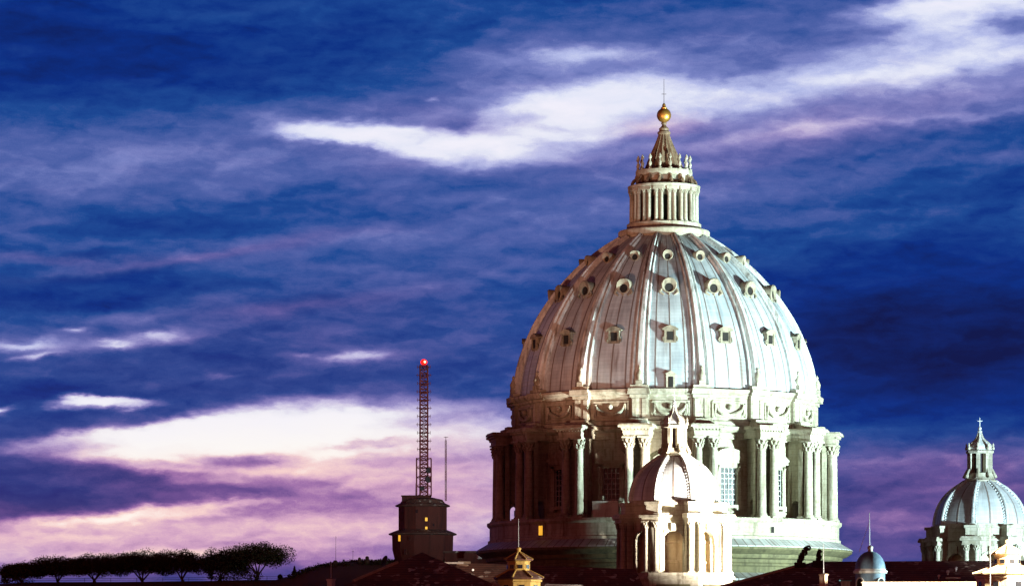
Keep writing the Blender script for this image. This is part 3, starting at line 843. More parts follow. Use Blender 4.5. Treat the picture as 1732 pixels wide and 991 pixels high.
# ------------------------------------------------------------------ the two smaller cupolas
def build_cupola():
    C = thing('cupola', 'octagonal cupola with open arches, directly in front of the great drum', 'cupola', (25.25, 552, 60.9), R(-3.5), 'small cupolas beside the great dome')
    A = [R(22.5 + 45 * k) for k in range(8)]
    F = [R(45 * k) for k in range(8)]
    prof = [(7.25, 0), (7.22, .6), (7.1, 1.4), (6.86, 2.3), (6.5, 3.2), (5.95, 4.1), (5.2, 5.0), (4.2, 5.85), (3.2, 6.5), (2.5, 7.0)]
    sh = MB()
    L = 0
    for (r0, z0), (r1, z1) in zip(prof, prof[1:]):
        l1 = L + math.hypot(r1 - r0, z1 - z0)
        for k in range(8):
            a0, a1 = R(22.5 + 45 * k), R(67.5 + 45 * k)
            sub = 5
            for j in range(sub):   # faces bulge a little between the ribs
                t0, t1 = j / sub, (j + 1) / sub
                def P(r, z, t):
                    p = Vector((math.sin(a0), -math.cos(a0))).lerp(Vector((math.sin(a1), -math.cos(a1))), t) * r
                    p *= 1 + .035 * math.sin(math.pi * t)
                    return (p.x, p.y, z)
                sh.uv[len(sh.f)] = ((k + t0, L), (k + t1, L), (k + t1, l1), (k + t0, l1))
                sh.add([P(r0, z0, t0), P(r0, z0, t1), P(r1, z1, t1), P(r1, z1, t0)], [(0, 1, 2, 3)])
        L = l1
    sh.build('dome_shell', M['lead_small'], C, smooth=30)
    rb = MB()
    for i, (r, z) in enumerate(prof[:-1]):
        r1, z1 = prof[i + 1]
        rb.tube((0, -r - .08, z), (0, -r1 - .08, z1), .34 - .012 * i, .34 - .012 * (i + 1), 8)
        for sx in (-1, 1):
            for t in (0, .5):
                rb.ball((sx * (.46 - .015 * i), -(r + (r1 - r) * t) + .05, z + (z1 - z) * t), .17, 6, 4)
    spin(rb.build('rib', M['rib'], C), A)
    MB().prism(ngon(8, 7.5, R(22.5)), -.35, .05).prism(ngon(8, 7.7, R(22.5)), -.7, -.35).prism(ngon(8, 7.4, R(22.5)), -2.1, -.7).build('attic', M['stone'], C)
    MB().prism(ngon(8, 8.0, R(22.5)), -2.35, -2.0).prism(ngon(8, 8.3, R(22.5)), -2.75, -2.35).prism(ngon(8, 7.8, R(22.5)), -3.3, -2.75).build('cornice', M['stone'], C)
    # piers with paired columns on the corners
    p = MB().box(-1.25, 1.25, -8.35, -6.6, -11.2, -3.3)
    pier = p.build('pier', M['stone'], C)
    for sx in (-1, 1):
        c = (sx * .82, -8.85)
        column_mesh(.44, -11.2, -4.4, c, 12).build('column', M['stone'], pier)
        capital_mesh(.44, -4.4, -3.3, c, 10).build('capital', M['stone'], pier)
    e = MB().box(-1.4, 1.4, -9.35, -7.0, -3.3, -2.78).box(-1.7, 1.7, -9.75, -7.0, -2.78, -2.38).box(-1.6, 1.6, -9.6, -7.0, -2.38, -2.1)
    e.box(-1.0, 1.0, -8.5, -6.6, -2.1, -.75).box(-1.2, 1.2, -8.75, -6.6, -.75, -.3)
    e.build('entablature', M['stone'], pier)
    spin(pier, A)
    # walls with round-headed openings
    w = MB().arch_wall(-2.95, 2.95, -11.2, -3.25, -1.55, 1.55, -11.2, -6.3, -7.25, -6.5, 14)
    w.box(-1.95, -1.5, -7.4, -6.4, -6.65, -6.3).box(1.5, 1.95, -7.4, -6.4, -6.65, -6.3)
    for k in range(12):
        a0, a1 = math.pi * k / 12, math.pi * (k + 1) / 12
        w.slab([(1.55 * math.cos(a0), -6.3 + 1.55 * math.sin(a0)), (2.0 * math.cos(a0), -6.3 + 2.0 * math.sin(a0)), (2.0 * math.cos(a1), -6.3 + 2.0 * math.sin(a1)), (1.55 * math.cos(a1), -6.3 + 1.55 * math.sin(a1))], -7.4, -7.2)
    w.box(-.35, .35, -7.6, -7.2, -4.8, -3.6)
    spin(w.build('arched_wall', M['stone'], C), F)
    MB().lathe([(6.1, -11.2), (6.1, -9.7), (6.2, -9.6), (6.2, -9.3), (5.95, -9.2), (5.95, -6.6), (6.1, -6.5), (6.1, -6.2), (5.9, -6.1), (5.8, -5.0), (5.6, -4.0), (4.8, -3.3)], 8, a0=R(22.5)).build('inner_drum', M['cream'], C, smooth=20)
    MB().prism(ngon(8, 9.9, R(22.5)), -11.7, -11.2).prism(ngon(8, 10.2, R(22.5)), -12.2, -11.7).prism(ngon(8, 9.8, R(22.5)), -22, -12.2).build('plinth', M['stone'], C)
    q = MB().box(-2.6, 2.6, -9.3, -8.9, -16, -13.0)
    spin(q.build('plinth_panel', M['brick'], C), F)
    # lantern
    ln = MB().lathe([(2.7, 6.75), (2.75, 7.1), (2.4, 7.3), (2.1, 7.8), (2.0, 8.3)], 8, a0=R(22.5)).build('lantern', M['stone'], C)
    MB().prism(ngon(8, 1.25, R(22.5)), 8.0, 11.6).build('core_wall', M['glass'], ln)
    MB().lathe([(2.1, 11.4), (2.25, 11.55), (2.25, 11.85), (1.95, 12.0)], 8, a0=R(22.5), caps=True).build('cornice', M['stone'], ln)
    c = MB().box(-.26, .26, -2.0, -1.2, 8.2, 11.4).path([(0, -2.6, 7.5), (0, -2.3, 8.2), (0, -2.0, 8.9)], [.26, .22, .16], 6)
    spin(c.build('pier', M['stone'], ln), A)
    MB().lathe([(1.95, 11.95), (1.85, 12.5), (1.42, 13.1), (.8, 13.6), (.5, 14.1), (.32, 14.8), (.42, 15.0), (.22, 15.2)], 8, a0=R(22.5)).build('cap', M['rib'], ln, smooth=20)
    cr = MB().path([(0, -1.97, 12.0), (0, -1.88, 12.5), (0, -1.45, 13.1), (0, -.84, 13.6), (0, -.52, 14.1), (0, -.34, 14.7)], [.13, .13, .12, .1, .08, .06], 6).lathe([(.2, 12.0), (.24, 12.3), (.12, 12.5), (.16, 12.8), (.02, 13.1)], 8, (0, -2.15))
    spin(cr.build('cap_rib', M['stone'], ln), A)
    MB().ball((0, 0, 15.45), .3, 10, 6).tube((0, 0, 15.7), (0, 0, 17.2), .09, .05).box(-.4, .4, -.05, .05, 16.6, 16.7).build('finial', M['rib'], ln)
    return C
cup = build_cupola()
c2 = copy_tree(cup)
c2.location = (84.4, 640, 60.85)
c2.rotation_euler = (0, 0, R(6.5))
c2.scale = (1.127, 1.127, 1.127)
c2['label'] = 'pale blue octagonal cupola alone at the far right, rising behind a dark roof'

# ------------------------------------------------------------------ ground and hill
def ground():
    m = MB()
    m.add([(-15000, -12000, 0), (15000, -12000, 0), (15000, 20000, 0), (-15000, 20000, 0)], [(0, 1, 2, 3)])
    tag(m.build('ground', M['earth']), kind='structure')
SKY_LINE = [(-600, 994), (-200, 990), (0, 987), (50, 984), (200, 983.5), (340, 982), (430, 980), (480, 980), (503, 968), (525, 961), (548, 955), (575, 951), (602, 949), (640, 949), (680, 948), (720, 945), (800, 944), (900, 952), (1100, 972), (1500, 990), (2400, 994)]
def hill_z(x, y):
    px = 866 + x / .15
    for (a, za), (b, zb) in zip(SKY_LINE, SKY_LINE[1:]):
        if a <= px <= b:
            t = (px - a) / (b - a)
            t = t * t * (3 - 2 * t) * .5 + t * .5
            top = 35 + (1130 - (za + (zb - za) * t)) * .15
            break
    else:
        top = 54
    d = y - 900
    if d < 0:
        h = top - (-d / 210) ** 1.15 * top * 1.02
    else:
        h = top - (d / 420) ** 1.3 * top * .9
    h += .5 * mnoise.noise((x * .05, y * .05, 0)) * min(1, abs(d) / 40)
    return max(h, -1)
def hill():
    xs = [-460 + 4 * i for i in range(200)]
    ys = [690 + 10 * j for j in range(19)] + [880, 888, 894, 897, 900, 904, 910, 920, 940, 970, 1010, 1060, 1130, 1220, 1340]
    m = MB()
    m.add([(x, y, hill_z(x, y)) for y in ys for x in xs], [(j * 200 + i, j * 200 + i + 1, (j + 1) * 200 + i + 1, (j + 1) * 200 + i) for j in range(len(ys) - 1) for i in range(199)])
    tag(m.build('hill', M['earth'], smooth=60), kind='structure')
ground()
hill()

def tufts(m, rnd, c, rad, n, size):
    for _ in range(n):
        u = Vector((rnd.gauss(0, 1), rnd.gauss(0, 1), rnd.gauss(0, 1))).normalized() * rnd.random() ** .4
        p = Vector((c[0] + u.x * rad[0], c[1] + u.y * rad[1], c[2] + u.z * rad[2]))
        a = Vector((rnd.gauss(0, 1), rnd.gauss(0, 1), rnd.gauss(0, .6))).normalized() * size * rnd.uniform(.6, 1.2)
        b = a.cross(Vector((rnd.gauss(0, 1), rnd.gauss(0, 1), rnd.gauss(0, 1)))).normalized() * size * rnd.uniform(.5, 1.0)
        m.add([p - a * .5 - b * .4, p + a * .6, p + b * .6 - a * .1], [(0, 1, 2)])

def umbrella_pine(px, hw, top, bot, Y, lean, label, seed):
    """bare forked trunk under a flat spreading crown"""
    rnd = random.Random(seed)
    s = Y / 6000
    x = (px - 866) * s + lean * s
    zt, zb = 35 + (1130 - top) * s, 35 + (1130 - bot) * s
    z0 = hill_z(x, Y) - .4
    t = thing('umbrella_pine', label, 'tree', (x, Y, z0), 0, 'umbrella pines on the hill')
    zb -= .45
    w, h = hw * s * 1.42, (zt - zb) * 1.08
    cx, zc = -lean * s, zb - z0
    m = MB()
    ends = []
    for k in range(17):
        a = 2 * math.pi * (k * .381966 + rnd.random() * .08)
        q = math.sqrt((k + .6) / 17.6)
        f = .86 * q
        rx = w * rnd.uniform(.30, .40)
        hz = h * rnd.uniform(.42, .54) * (1.06 - .30 * q)
        zz = zc + h * (.56 - .10 * q * q) + rnd.uniform(-.08, .08) * h
        c = (cx + math.cos(a) * (w - rx * .7) * f / .86, math.sin(a) * w * .7 * f, zz)
        ends.append(c)
        tufts(m, rnd, c, (rx, rx, hz), 900, .38)
        tufts(m, rnd, (c[0], c[1], c[2] + hz * .12), (rx * 1.04, rx * 1.04, hz * 1.06), 90, .36)
    m.build('crown', M['leaf'], t, smooth=0)
    m = MB()
    r = w * .034 + .10
    fork = Vector((cx * .35 + rnd.uniform(-.3, .3), 0, max(.8, zc * rnd.uniform(.35, .55))))
    m.path([(0, 0, -.8), (cx * .1, 0, fork.z * .5), fork], [r * 1.5, r * 1.2, r])
    for c in rnd.sample(ends[:11], 5):
        c = Vector(c)
        mid = fork.lerp(c, .5) + Vector((rnd.uniform(-.3, .3), rnd.uniform(-.3, .3), rnd.uniform(-.1, .5)))
        m.path([fork, mid, c], [r * .55, r * .38, r * .2], 5)
    m.build('trunk', M['bark'], t)
PINES = [
    (34, 33, 953, 978, 903, 4, 'leftmost umbrella pine of the hilltop row, lowest and partly cut by the edge'),
    (95, 46, 945, 975, 908, 6, 'second umbrella pine from the left, above a thin forked trunk'),
    (165, 44, 938, 974, 901, -6, 'third umbrella pine from the left, its crown running into both neighbours'),
    (238, 46, 935, 973, 906, 3, 'fourth umbrella pine from the left, broad dark crown over several stems'),
    (301, 41, 934, 972, 902, 10, 'fifth umbrella pine from the left, at the right end of the joined row'),
    (379, 35, 933, 974, 904, -8, 'dense round umbrella pine just left of the tallest pine'),
    (436, 47, 921, 957, 900, -2, 'tallest umbrella pine with a wide flat crown, rightmost of the trees'),
]
for i, a in enumerate(PINES):
    umbrella_pine(*a, seed=31 + i)
def conifer(px, top, Y, w, label):
    s = Y / 6000
    x = (px - 866) * s
    z0 = hill_z(x, Y) - .3
    h = 35 + (1130 - top) * s - z0
    t = thing('conifer', label, 'tree', (x, Y, z0), 0, 'small pointed conifers on the hill')
    rnd = random.Random(px)
    m = MB()
    for k in range(9):
        f = k / 8
        tufts(m, rnd, (rnd.uniform(-.1, .1), 0, h * (.18 + .8 * f)), (w * (1.05 - f), w * (1.05 - f), h * .08), int(120 * (1.1 - f)), .4)
    m.build('crown', M['leaf'], t, smooth=0)
    MB().tube((0, 0, -.5), (0, 0, h * .97), .14, .05).build('trunk', M['bark'], t)
conifer(357, 926, 906, 1.0, 'small pointed conifer whose tip shows between two umbrella pines')
conifer(498, 957, 899, .7, 'tiny pointed conifer standing where the hill begins to rise')
conifer(8, 957, 905, 1.6, 'dark conifer at the left edge beside the first umbrella pine')
def bush(px, top, hw, Y, label):
    s = Y / 6000
    x = (px - 866) * s
    z0 = hill_z(x, Y) - .2
    h = max(35 + (1130 - top) * s - z0, .8)
    t = thing('bush', label, 'bush', (x, Y, z0), 0, 'bushes on the hill')
    rnd = random.Random(int(px * 3))
    m = MB()
    tufts(m, rnd, (0, 0, h * .45), (hw * s, hw * s, h * .5), 500, .42)
    m.build('foliage', M['leaf'], t, smooth=0)
    MB().tube((0, 0, -.4), (0, 0, h * .5), .12, .06).build('stem', M['bark'], t)
bush(474, 970, 4.5, 902, 'round-topped bush by the rail fence, right of the tallest pine')
bush(425, 963, 22, 899, 'wide low bush under the tallest umbrella pine')
bush(383, 968, 30, 901, 'wide low bush filling the gap under the dense round pine')
bush(30, 972, 30, 898, 'low bush under the leftmost pine')
# low scrub that covers the rise beside the tower
rnd = random.Random(5)
m = MB()
for k in range(230):
    px = 490 + 340 * rnd.random()
    Y = 893 + 12 * rnd.random()
    x = (px - 866) * .15
    tufts(m, rnd, (x, Y, hill_z(x, Y) + .1), (1.6, 1.2, rnd.uniform(.3, .8)), 26, .5)
tag(m.build('scrub', M['leaf'], smooth=0), 'dark scrub along the top of the rise beside the tower', 'scrub', kind='stuff')
# rail fence and low wall on the hilltop
t = thing('rail_fence', 'thin iron rail fence on the hilltop under the pines', 'fence', (0, 899.0, 0))
m = MB()
pts = []
k = 0
for px in range(56, 496, 11):
    x = (px - 866) * .15
    z = hill_z(x, 899)
    pts.append((x, 0, z))
for h in (.55, 1.0):
    r_ = MB()
    r_.path([(x, 0, z + h) for x, y, z in pts], .045, 5)
    r_.build('rail', M['iron'], t)
first = None
for x, y, z in pts[::4]:
    o = MB().tube((x, 0, z - .3), (x, 0, z + 1.1), .06, .06, 6).build('post', M['iron'], t)

# ------------------------------------------------------------------ broadcasting tower on the hill
def radio_tower():
    X = (715 - 866) * .15
    t = thing('radio_tower', 'dark stepped tower with a few yellow lit windows, carrying a lattice mast', 'tower', (X, 900, 0))
    z = lambda py: 35 + (1130 - py) * .15
    N = 12
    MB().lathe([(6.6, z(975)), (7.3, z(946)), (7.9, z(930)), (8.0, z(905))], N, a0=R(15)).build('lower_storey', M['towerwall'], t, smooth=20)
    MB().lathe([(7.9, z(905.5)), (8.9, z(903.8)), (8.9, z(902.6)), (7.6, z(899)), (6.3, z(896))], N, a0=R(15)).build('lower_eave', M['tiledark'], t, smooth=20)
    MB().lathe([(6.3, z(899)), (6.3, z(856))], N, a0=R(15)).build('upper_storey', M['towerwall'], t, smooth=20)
    MB().lathe([(6.2, z(857.4)), (7.15, z(856)), (7.15, z(854.8)), (5.9, z(851)), (5.2, z(845)), (2.5, z(841)), (.01, z(841))], N, a0=R(15)).build('upper_roof', M['tiledark'], t, smooth=20)
    MB().box(-5.2, 1.9, -3.2, 3.2, z(848), z(839.4)).box(-5.4, 2.1, -3.4, 3.4, z(839.4), z(838.2)).build('roof_block', M['towerwall'], t)
    def win(px, py, w, h, rad, m_, nm='lit_window'):
        dx = (px - 715) * .15
        a = math.asin(dx / rad)
        zc = z(py)
        ap = rad * math.cos(R(15)) 
        f = MB().box(-w / 2 - .12, w / 2 + .12, -rad - .03, -ap + .6, zc - h / 2 - .12, zc + h / 2 + .12).build(nm, M['towerwall'], t, rz=a)
        MB().box(-w / 2, w / 2, -rad - .09, -rad, zc - h / 2, zc + h / 2).build('pane', M[m_], f)
    win(677, 911, .75, 1.5, 8.0, 'window_lit')
    win(694, 911.5, .4, .7, 8.0, 'glass', 'dark_window')
    win(722, 879.5, .6, .9, 6.3, 'window_lit')
    win(722, 894, .55, .65, 6.3, 'window_lit')
    win(734, 888.5, .4, .6, 6.3, 'glass', 'dark_window')
    win(686, 934, .5, 1.3, 7.9, 'glass', 'dark_window')
    win(706, 866, .6, .9, 6.3, 'glass', 'dark_window')
    return X, z
X, z = radio_tower()
def lattice(m, w, z0, z1, step, r):
    for sx in (-1, 1):
        for sy in (-1, 1):
            m.tube((sx * w, sy * w, z0), (sx * w, sy * w, z1), r, r, 5)
    n = int((z1 - z0) / step)
    for k in range(n + 1):
        zz = z0 + k * (z1 - z0) / n
        for a, b in (((-w, -w), (w, -w)), ((w, -w), (w, w)), ((w, w), (-w, w)), ((-w, w), (-w, -w))):
            m.tube((*a, zz), (*b, zz), r * .7, r * .7, 4)
            if k < n:
                z2 = z0 + (k + 1) * (z1 - z0) / n
                p, q = (a, b) if k % 2 else (b, a)
                m.tube((*p, zz), (*q, z2), r * .6, r * .6, 4)
mx = (717.0 - 866) * .15
t = thing('lattice_mast', 'tall reddish lattice mast with rows of short aerials and a red beacon, on the tower', 'mast', (mx, 900, 0))
z0 = z(838)
m = MB()
lattice(m, .95, z0, z(618), 1.0, .21)
m.build('lattice', M['redmast'], t)
zz, k = z(621), 0
while zz > z(772):
    o = MB().box(-1.28, 1.28, -1.28, 1.28, zz - .07, zz + .07)
    for sx in (-1, 1):
        o.tube((sx * 1.0, -.9, zz), (sx * (1.75 + .25 * (k % 2)), -.9, zz), .07, .07, 5)
        o.tube((sx * 1.62, -.9, zz - .45), (sx * 1.62, -.9, zz + .45), .06, .06, 5)
    o.build('aerial', M['redmast'], t)
    zz -= 2.08
    k += 1
m = MB()
lattice(m, 1.85, z0, z(775), 2.05, .14)
m.build('cage', M['redmast'], t)
for px, py, r_ in ((724.5, 796, .72), (723.5, 811, .85), (713, 826, .6)):
    x = (px - 717) * .15
    o = MB().lathe([(.02, 0), (r_ * .6, .08), (r_, .25), (r_, .6), (.02, .62)], 18)
    dd = o.build('dish', M['iron'], t, (x, -1.4, z(py)))
    dd.rotation_euler = (R(90), 0, R(25))
MB().box(-.5, .5, -.5, .5, z(618), z(617)).tube((0, 0, z(617)), (0, 0, z(614.5)), .3, .3, 8).build('beacon_base', M['iron'], t)
b_ = MB().ball((0, 0, z(612.3)), .88, 16, 10, .85).build('beacon', M['lamp_red'], t)
MB().ball((.25, -.72, z(612.2)), .32, 10, 6).build('bulb', M['lamp_core'], b_)
xx = (754.3 - 866) * .15 * 903 / 900
t = thing('slim_mast', 'slim red and pale guy-less mast standing right of the lattice mast', 'mast', (xx, 901, 0))
for k in range(6):
    za, zb = z(846) + (z(744) - z(846)) * k / 6, z(846) + (z(744) - z(846)) * (k + 1) / 6
    m = MB()
    lattice(m, .17, za, zb, .6, .075)
    m.build('mast_section', M['redmast' if k % 2 == 0 else 'palemast'], t)
MB().tube((0, 0, z(744)), (0, 0, z(737.5)), .09, .06).box(-.5, .6, -.1, .1, z(739), z(738.2)).build('tip', M['palemast'], t)
tag(MB().tube((0, 0, 0), (0, 0, 3.2), .06, .03).box(-.25, .25, -.25, .25, -.2, .05).build('whip_aerial', M['iron'], None, ((703 - 866) * .15, 899, z(838.2))), 'short whip aerial on the tower roof, left of the lattice mast', 'aerial')
# satellite dish and chimney pots on the rise beside the tower
px = 653
x = (px - 866) * .1483
t = thing('satellite_dish', 'tilted satellite dish on the rise at the left foot of the tower', 'satellite dish', (x, 890, hill_z(x, 890) - .2))
o = MB().lathe([(.02, .0), (.6, .1), (1.1, .35), (1.35, .6), (1.3, .62), (.6, .16), (.02, .06)], 20).build('reflector', M['iron'], t, (0, 0, 1.75))
o.rotation_euler = (R(30), R(-62), 0)
MB().tube((0, 0, -.5), (0, 0, 1.5), .12, .1).build('stand', M['iron'], t)
MB().path([(0, 0, 1.6), (-.9, -.1, 2.0), (-1.5, -.1, 2.05)], .06).box(-1.7, -1.45, -.2, 0, 1.95, 2.2).build('feed_arm', M['iron'], t)
for px, py, w, lab in ((608, 942, .55, 'left one of two small dark chimney pots on the rise beside the tower'), (621, 940, .65, 'right one of two small dark chimney pots on the rise beside the tower'), (567, 947, .8, 'squat dark chimney on the skyline where the rise flattens')):
    x = (px - 866) * .1493
    zb = hill_z(x, 896) - .5
    ht = 35 + (1130 - py) * .1493
    tag(MB().lathe([(w * 1.1, zb), (w, ht - .9), (w * .75, ht - .8), (w * .8, ht - .35), (w * .4, ht)], 10, (x, 896), caps=True).build('chimney_pot', M['bark']), lab, 'chimney', 'chimneys on the rise')
for px, py, lab in ((568, 905, 'faint thin aerial pole on the skyline above the squat chimney'), (597, 928, 'short thin aerial pole on the skyline left of the two chimney pots')):
    x = (px - 866) * .1487
    tag(MB().tube((x, 892, hill_z(x, 892) - .5), (x, 892, 35 + (1130 - py) * .1487), .07, .03).box(x - .3, x + .3, 891.97, 892.03, 34.4 + (1130 - py) * .1487, 34.46 + (1130 - py) * .1487).build('aerial_pole', M['iron']), lab, 'aerial', 'aerial poles on the rise')

# ------------------------------------------------------------------ roofs of the basilica and around it
def flat_house(name, label, x0, x1, y0, y1, z, wall, roof, parapet=.5):
    t = thing(name, label, 'building', (0, 0, 0))
    MB().box(x0, x1, y0, y1, 0, z - .02).build('wall', wall, t)
    m = MB().box(x0 - .3, x1 + .3, y0 - .3, y1 + .3, z - .4, z)
    m.build('roof', roof, t)
    return t
# body of the basilica under the domes
t = thing('basilica', 'dark terrace roof of the basilica below the domes', 'building', (0, 0, 0))
MB().box(-12, 130, 541, 690, 0, 46.4).build('wall', M['brick'], t)
MB().box(-12.4, 130.4, 540.6, 690.4, 46.4, 46.9).build('roof', M['tiledark'], t)
# long dark roof left of the drum, between it and the tower
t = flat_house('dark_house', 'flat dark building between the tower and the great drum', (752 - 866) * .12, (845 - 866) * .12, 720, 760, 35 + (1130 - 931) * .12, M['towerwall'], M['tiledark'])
p = at(811, 936, 716)
v = thing('roof_vent', 'small pale rounded vent at the left foot of the great drum', 'vent', p, 0, 'pale vents on roofs')
MB().lathe([(.5, -1.0), (.5, .2), (.42, .6), (.2, .85), (.02, .95)], 12).build('cowl', M['palestone'], v)
def hip_roof(name, label, apex0, apex1, corners, zb, roof, wall, caps, zw=None):
    """ridge from apex0 to apex1, four eave corners (front-left, front-right, back-right, back-left)"""
    t = thing(name, label, 'building', (0, 0, 0))
    c = [Vector((x, y, zb)) for x, y in corners]
    a, b = Vector(apex0), Vector(apex1)
    m = MB()
    if (a - b).length < .1:
        m.add([a] + c, [(0, 1, 2), (0, 2, 3), (0, 3, 4), (0, 4, 1)])
    else:
        m.add([a, b] + c, [(0, 2, 3, 1), (1, 3, 4), (1, 4, 5, 0), (0, 5, 2)])
    rf = m.build('roof', roof, t, smooth=0)
    for p, q in caps(a, b, c):
        MB().tube(p + Vector((0, 0, .05)), q + Vector((0, 0, .05)), .2, .2, 6).build('ridge_cap', M['ridge'], rf)
    m = MB()
    ins = [(x + (cx_ - x) * .05, y + (cy_ - y) * .05) for (x, y), (cx_, cy_) in zip(corners, [(sum(k[0] for k in corners) / 4, sum(k[1] for k in corners) / 4)] * 4)]
    m.prism(ins, 0, zb + .25).build('wall', wall, t)
    return t
def rad(c, r):
    return [(c[0] + r * dx, c[1] + r * dy) for dx, dy in ((-1, -1), (1, -1), (1, 1), (-1, 1))]
ap = at(714, 933.5, 430)
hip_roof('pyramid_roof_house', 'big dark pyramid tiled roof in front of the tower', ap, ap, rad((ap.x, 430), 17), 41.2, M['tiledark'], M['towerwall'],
         lambda a, b, c: [(a.lerp(c[0], .17), a.lerp(c[0], .47)), (a.lerp(c[1], .50), a.lerp(c[1], .62))])
a0, a1 = at(775, 951, 500), at(1075, 962, 500)
hip_roof('low_roof_house', 'long low dark roof between the pyramid roof and the front cupola', a0, a1, [(a0.x - 6, 484), (a1.x + 3, 484), (a1.x + 3, 516), (a0.x - 6, 516)], 40.5, M['tiledark'], M['towerwall'],
         lambda a, b, c: [(a, a.lerp(b, .07)), (a.lerp(c[0], .02), a.lerp(c[1], .05))])
p = at(800, 964.5, 486)
v = thing('roof_lamp', 'single small white lamp dot on the long low dark roof', 'lamp', p)
MB().ball((0, -.2, .1), .16, 10, 6).build('globe', M['lamp_white'], v)
MB().tube((0, 0, -.9), (0, -.2, 0), .05).build('bracket', M['iron'], v)
# pale roof strips catching light
p = at(768, 951.5, 494)
tag(MB().box(-1.3, 1.3, -.3, .3, -.12, .12).build('roof_light', M['palestone'], None, p), 'flat pale roof light on the dark roofs right of the tower', 'roof light')
# the dark hipped roof on the right with its two finials
ra, rb_ = Vector((40.8, 480, 49.45)), Vector((92, 480, 49.75))
hip_roof('hip_roof_house', 'long dark hipped roof below the right cupola', ra, rb_, [(15.5, 461, 42.6)[:2], (110, 461), (110, 499), (15.5, 499)], 42.4, M['tiledark'], M['towerwall'],
         lambda a, b, c: [(a.lerp(c[0], .06), a.lerp(c[0], .80))])
def carved(label, px, py, pts):
    o = at(px, py, 478)
    t = thing('carved_finial', label, 'finial', o, 0, 'carved finials on the hipped roof')
    MB().box(-.75, .75, -.4, .4, -1.2, .35).build('pedestal', M['darkstone'], t)
    m = MB()
    for (xa, za, r1), (xb, zb, r2) in zip(pts, pts[1:]):
        m.tube((xa, 0, za), (xb, 0, zb), r1, r2, 10)
    for xa, za, r1 in pts[1::2]:     # curled edges of the scroll
        for k in range(8):
            a0, a1 = 2 * math.pi * k / 8, 2 * math.pi * (k + 1) / 8
            m.tube((xa + .18 + r1 * .8 * math.cos(a0), -.1, za + r1 * .8 * math.sin(a0)), (xa + .18 + r1 * .8 * math.cos(a1), -.1, za + r1 * .8 * math.sin(a1)), .14, .14, 6)
    m.build('scroll', M['darkstone'], t)
carved('taller leaning scroll-shaped dark finial on the hipped roof', 1353, 955, [(-.1, .2, .42), (.05, .9, .34), (.2, 1.25, .42), (.5, 1.6, .32), (.62, 2.0, .40), (.95, 2.3, .34), (1.05, 2.45, .2)])
carved('shorter upright dark finial beside the ridge end of the hipped roof', 1384, 952, [(0, .2, .38), (0, .8, .3), (.05, 1.15, .34), (.08, 1.6, .22), (.1, 1.9, .1)])
for px, py, r_, lab in ((1617, 961, .2, 'upper one of three round white vents on the dark hipped roof'), (1603, 967, .24, 'middle one of three round white vents on the dark hipped roof'), (1588, 974, .2, 'lower one of three round white vents on the dark hipped roof')):
    tt = (49.6 - (35 + (1130 - py) * .0783)) / 7.2
    p = at(px, py, 480 - 19 * tt - .3)
    v = thing('round_vent', lab, 'vent', p, 0, 'round white vents on the hipped roof')
    MB().ball((0, -.1, .05), r_, 10, 6).build('cap', M['white'], v)
    MB().tube((0, 0, 0), (0, .1, -.7), r_ * .5, r_ * .5, 8).build('pipe', M['white'], v)
p = at(1612, 976.5, 462)
tag(MB().box(-.95, .95, -.2, .2, -.08, .08).build('gutter_board', M['palestone'], None, p), 'short pale board lying on the dark hipped roof under the round vents', 'board')
# white parapet house at the bottom right
w0, w1 = at(1458, 985.5, 430), at(1652, 984, 430)
t = thing('parapet_house', 'bright white parapet wall along the bottom right edge', 'building', (0, 0, 0))
MB().box(w0.x, w1.x, 429.6, 430.4, 43.5, w0.z).box(w0.x - .12, w1.x + .12, 429.45, 430.55, w0.z, w0.z + .16).build('parapet', M['cream'], t)
MB().box(w0.x, w1.x, 430.4, 450, 0, 43.4).box(w0.x, w1.x, 429.6, 430.4, 0, 43.5).build('wall', M['cream'], t)

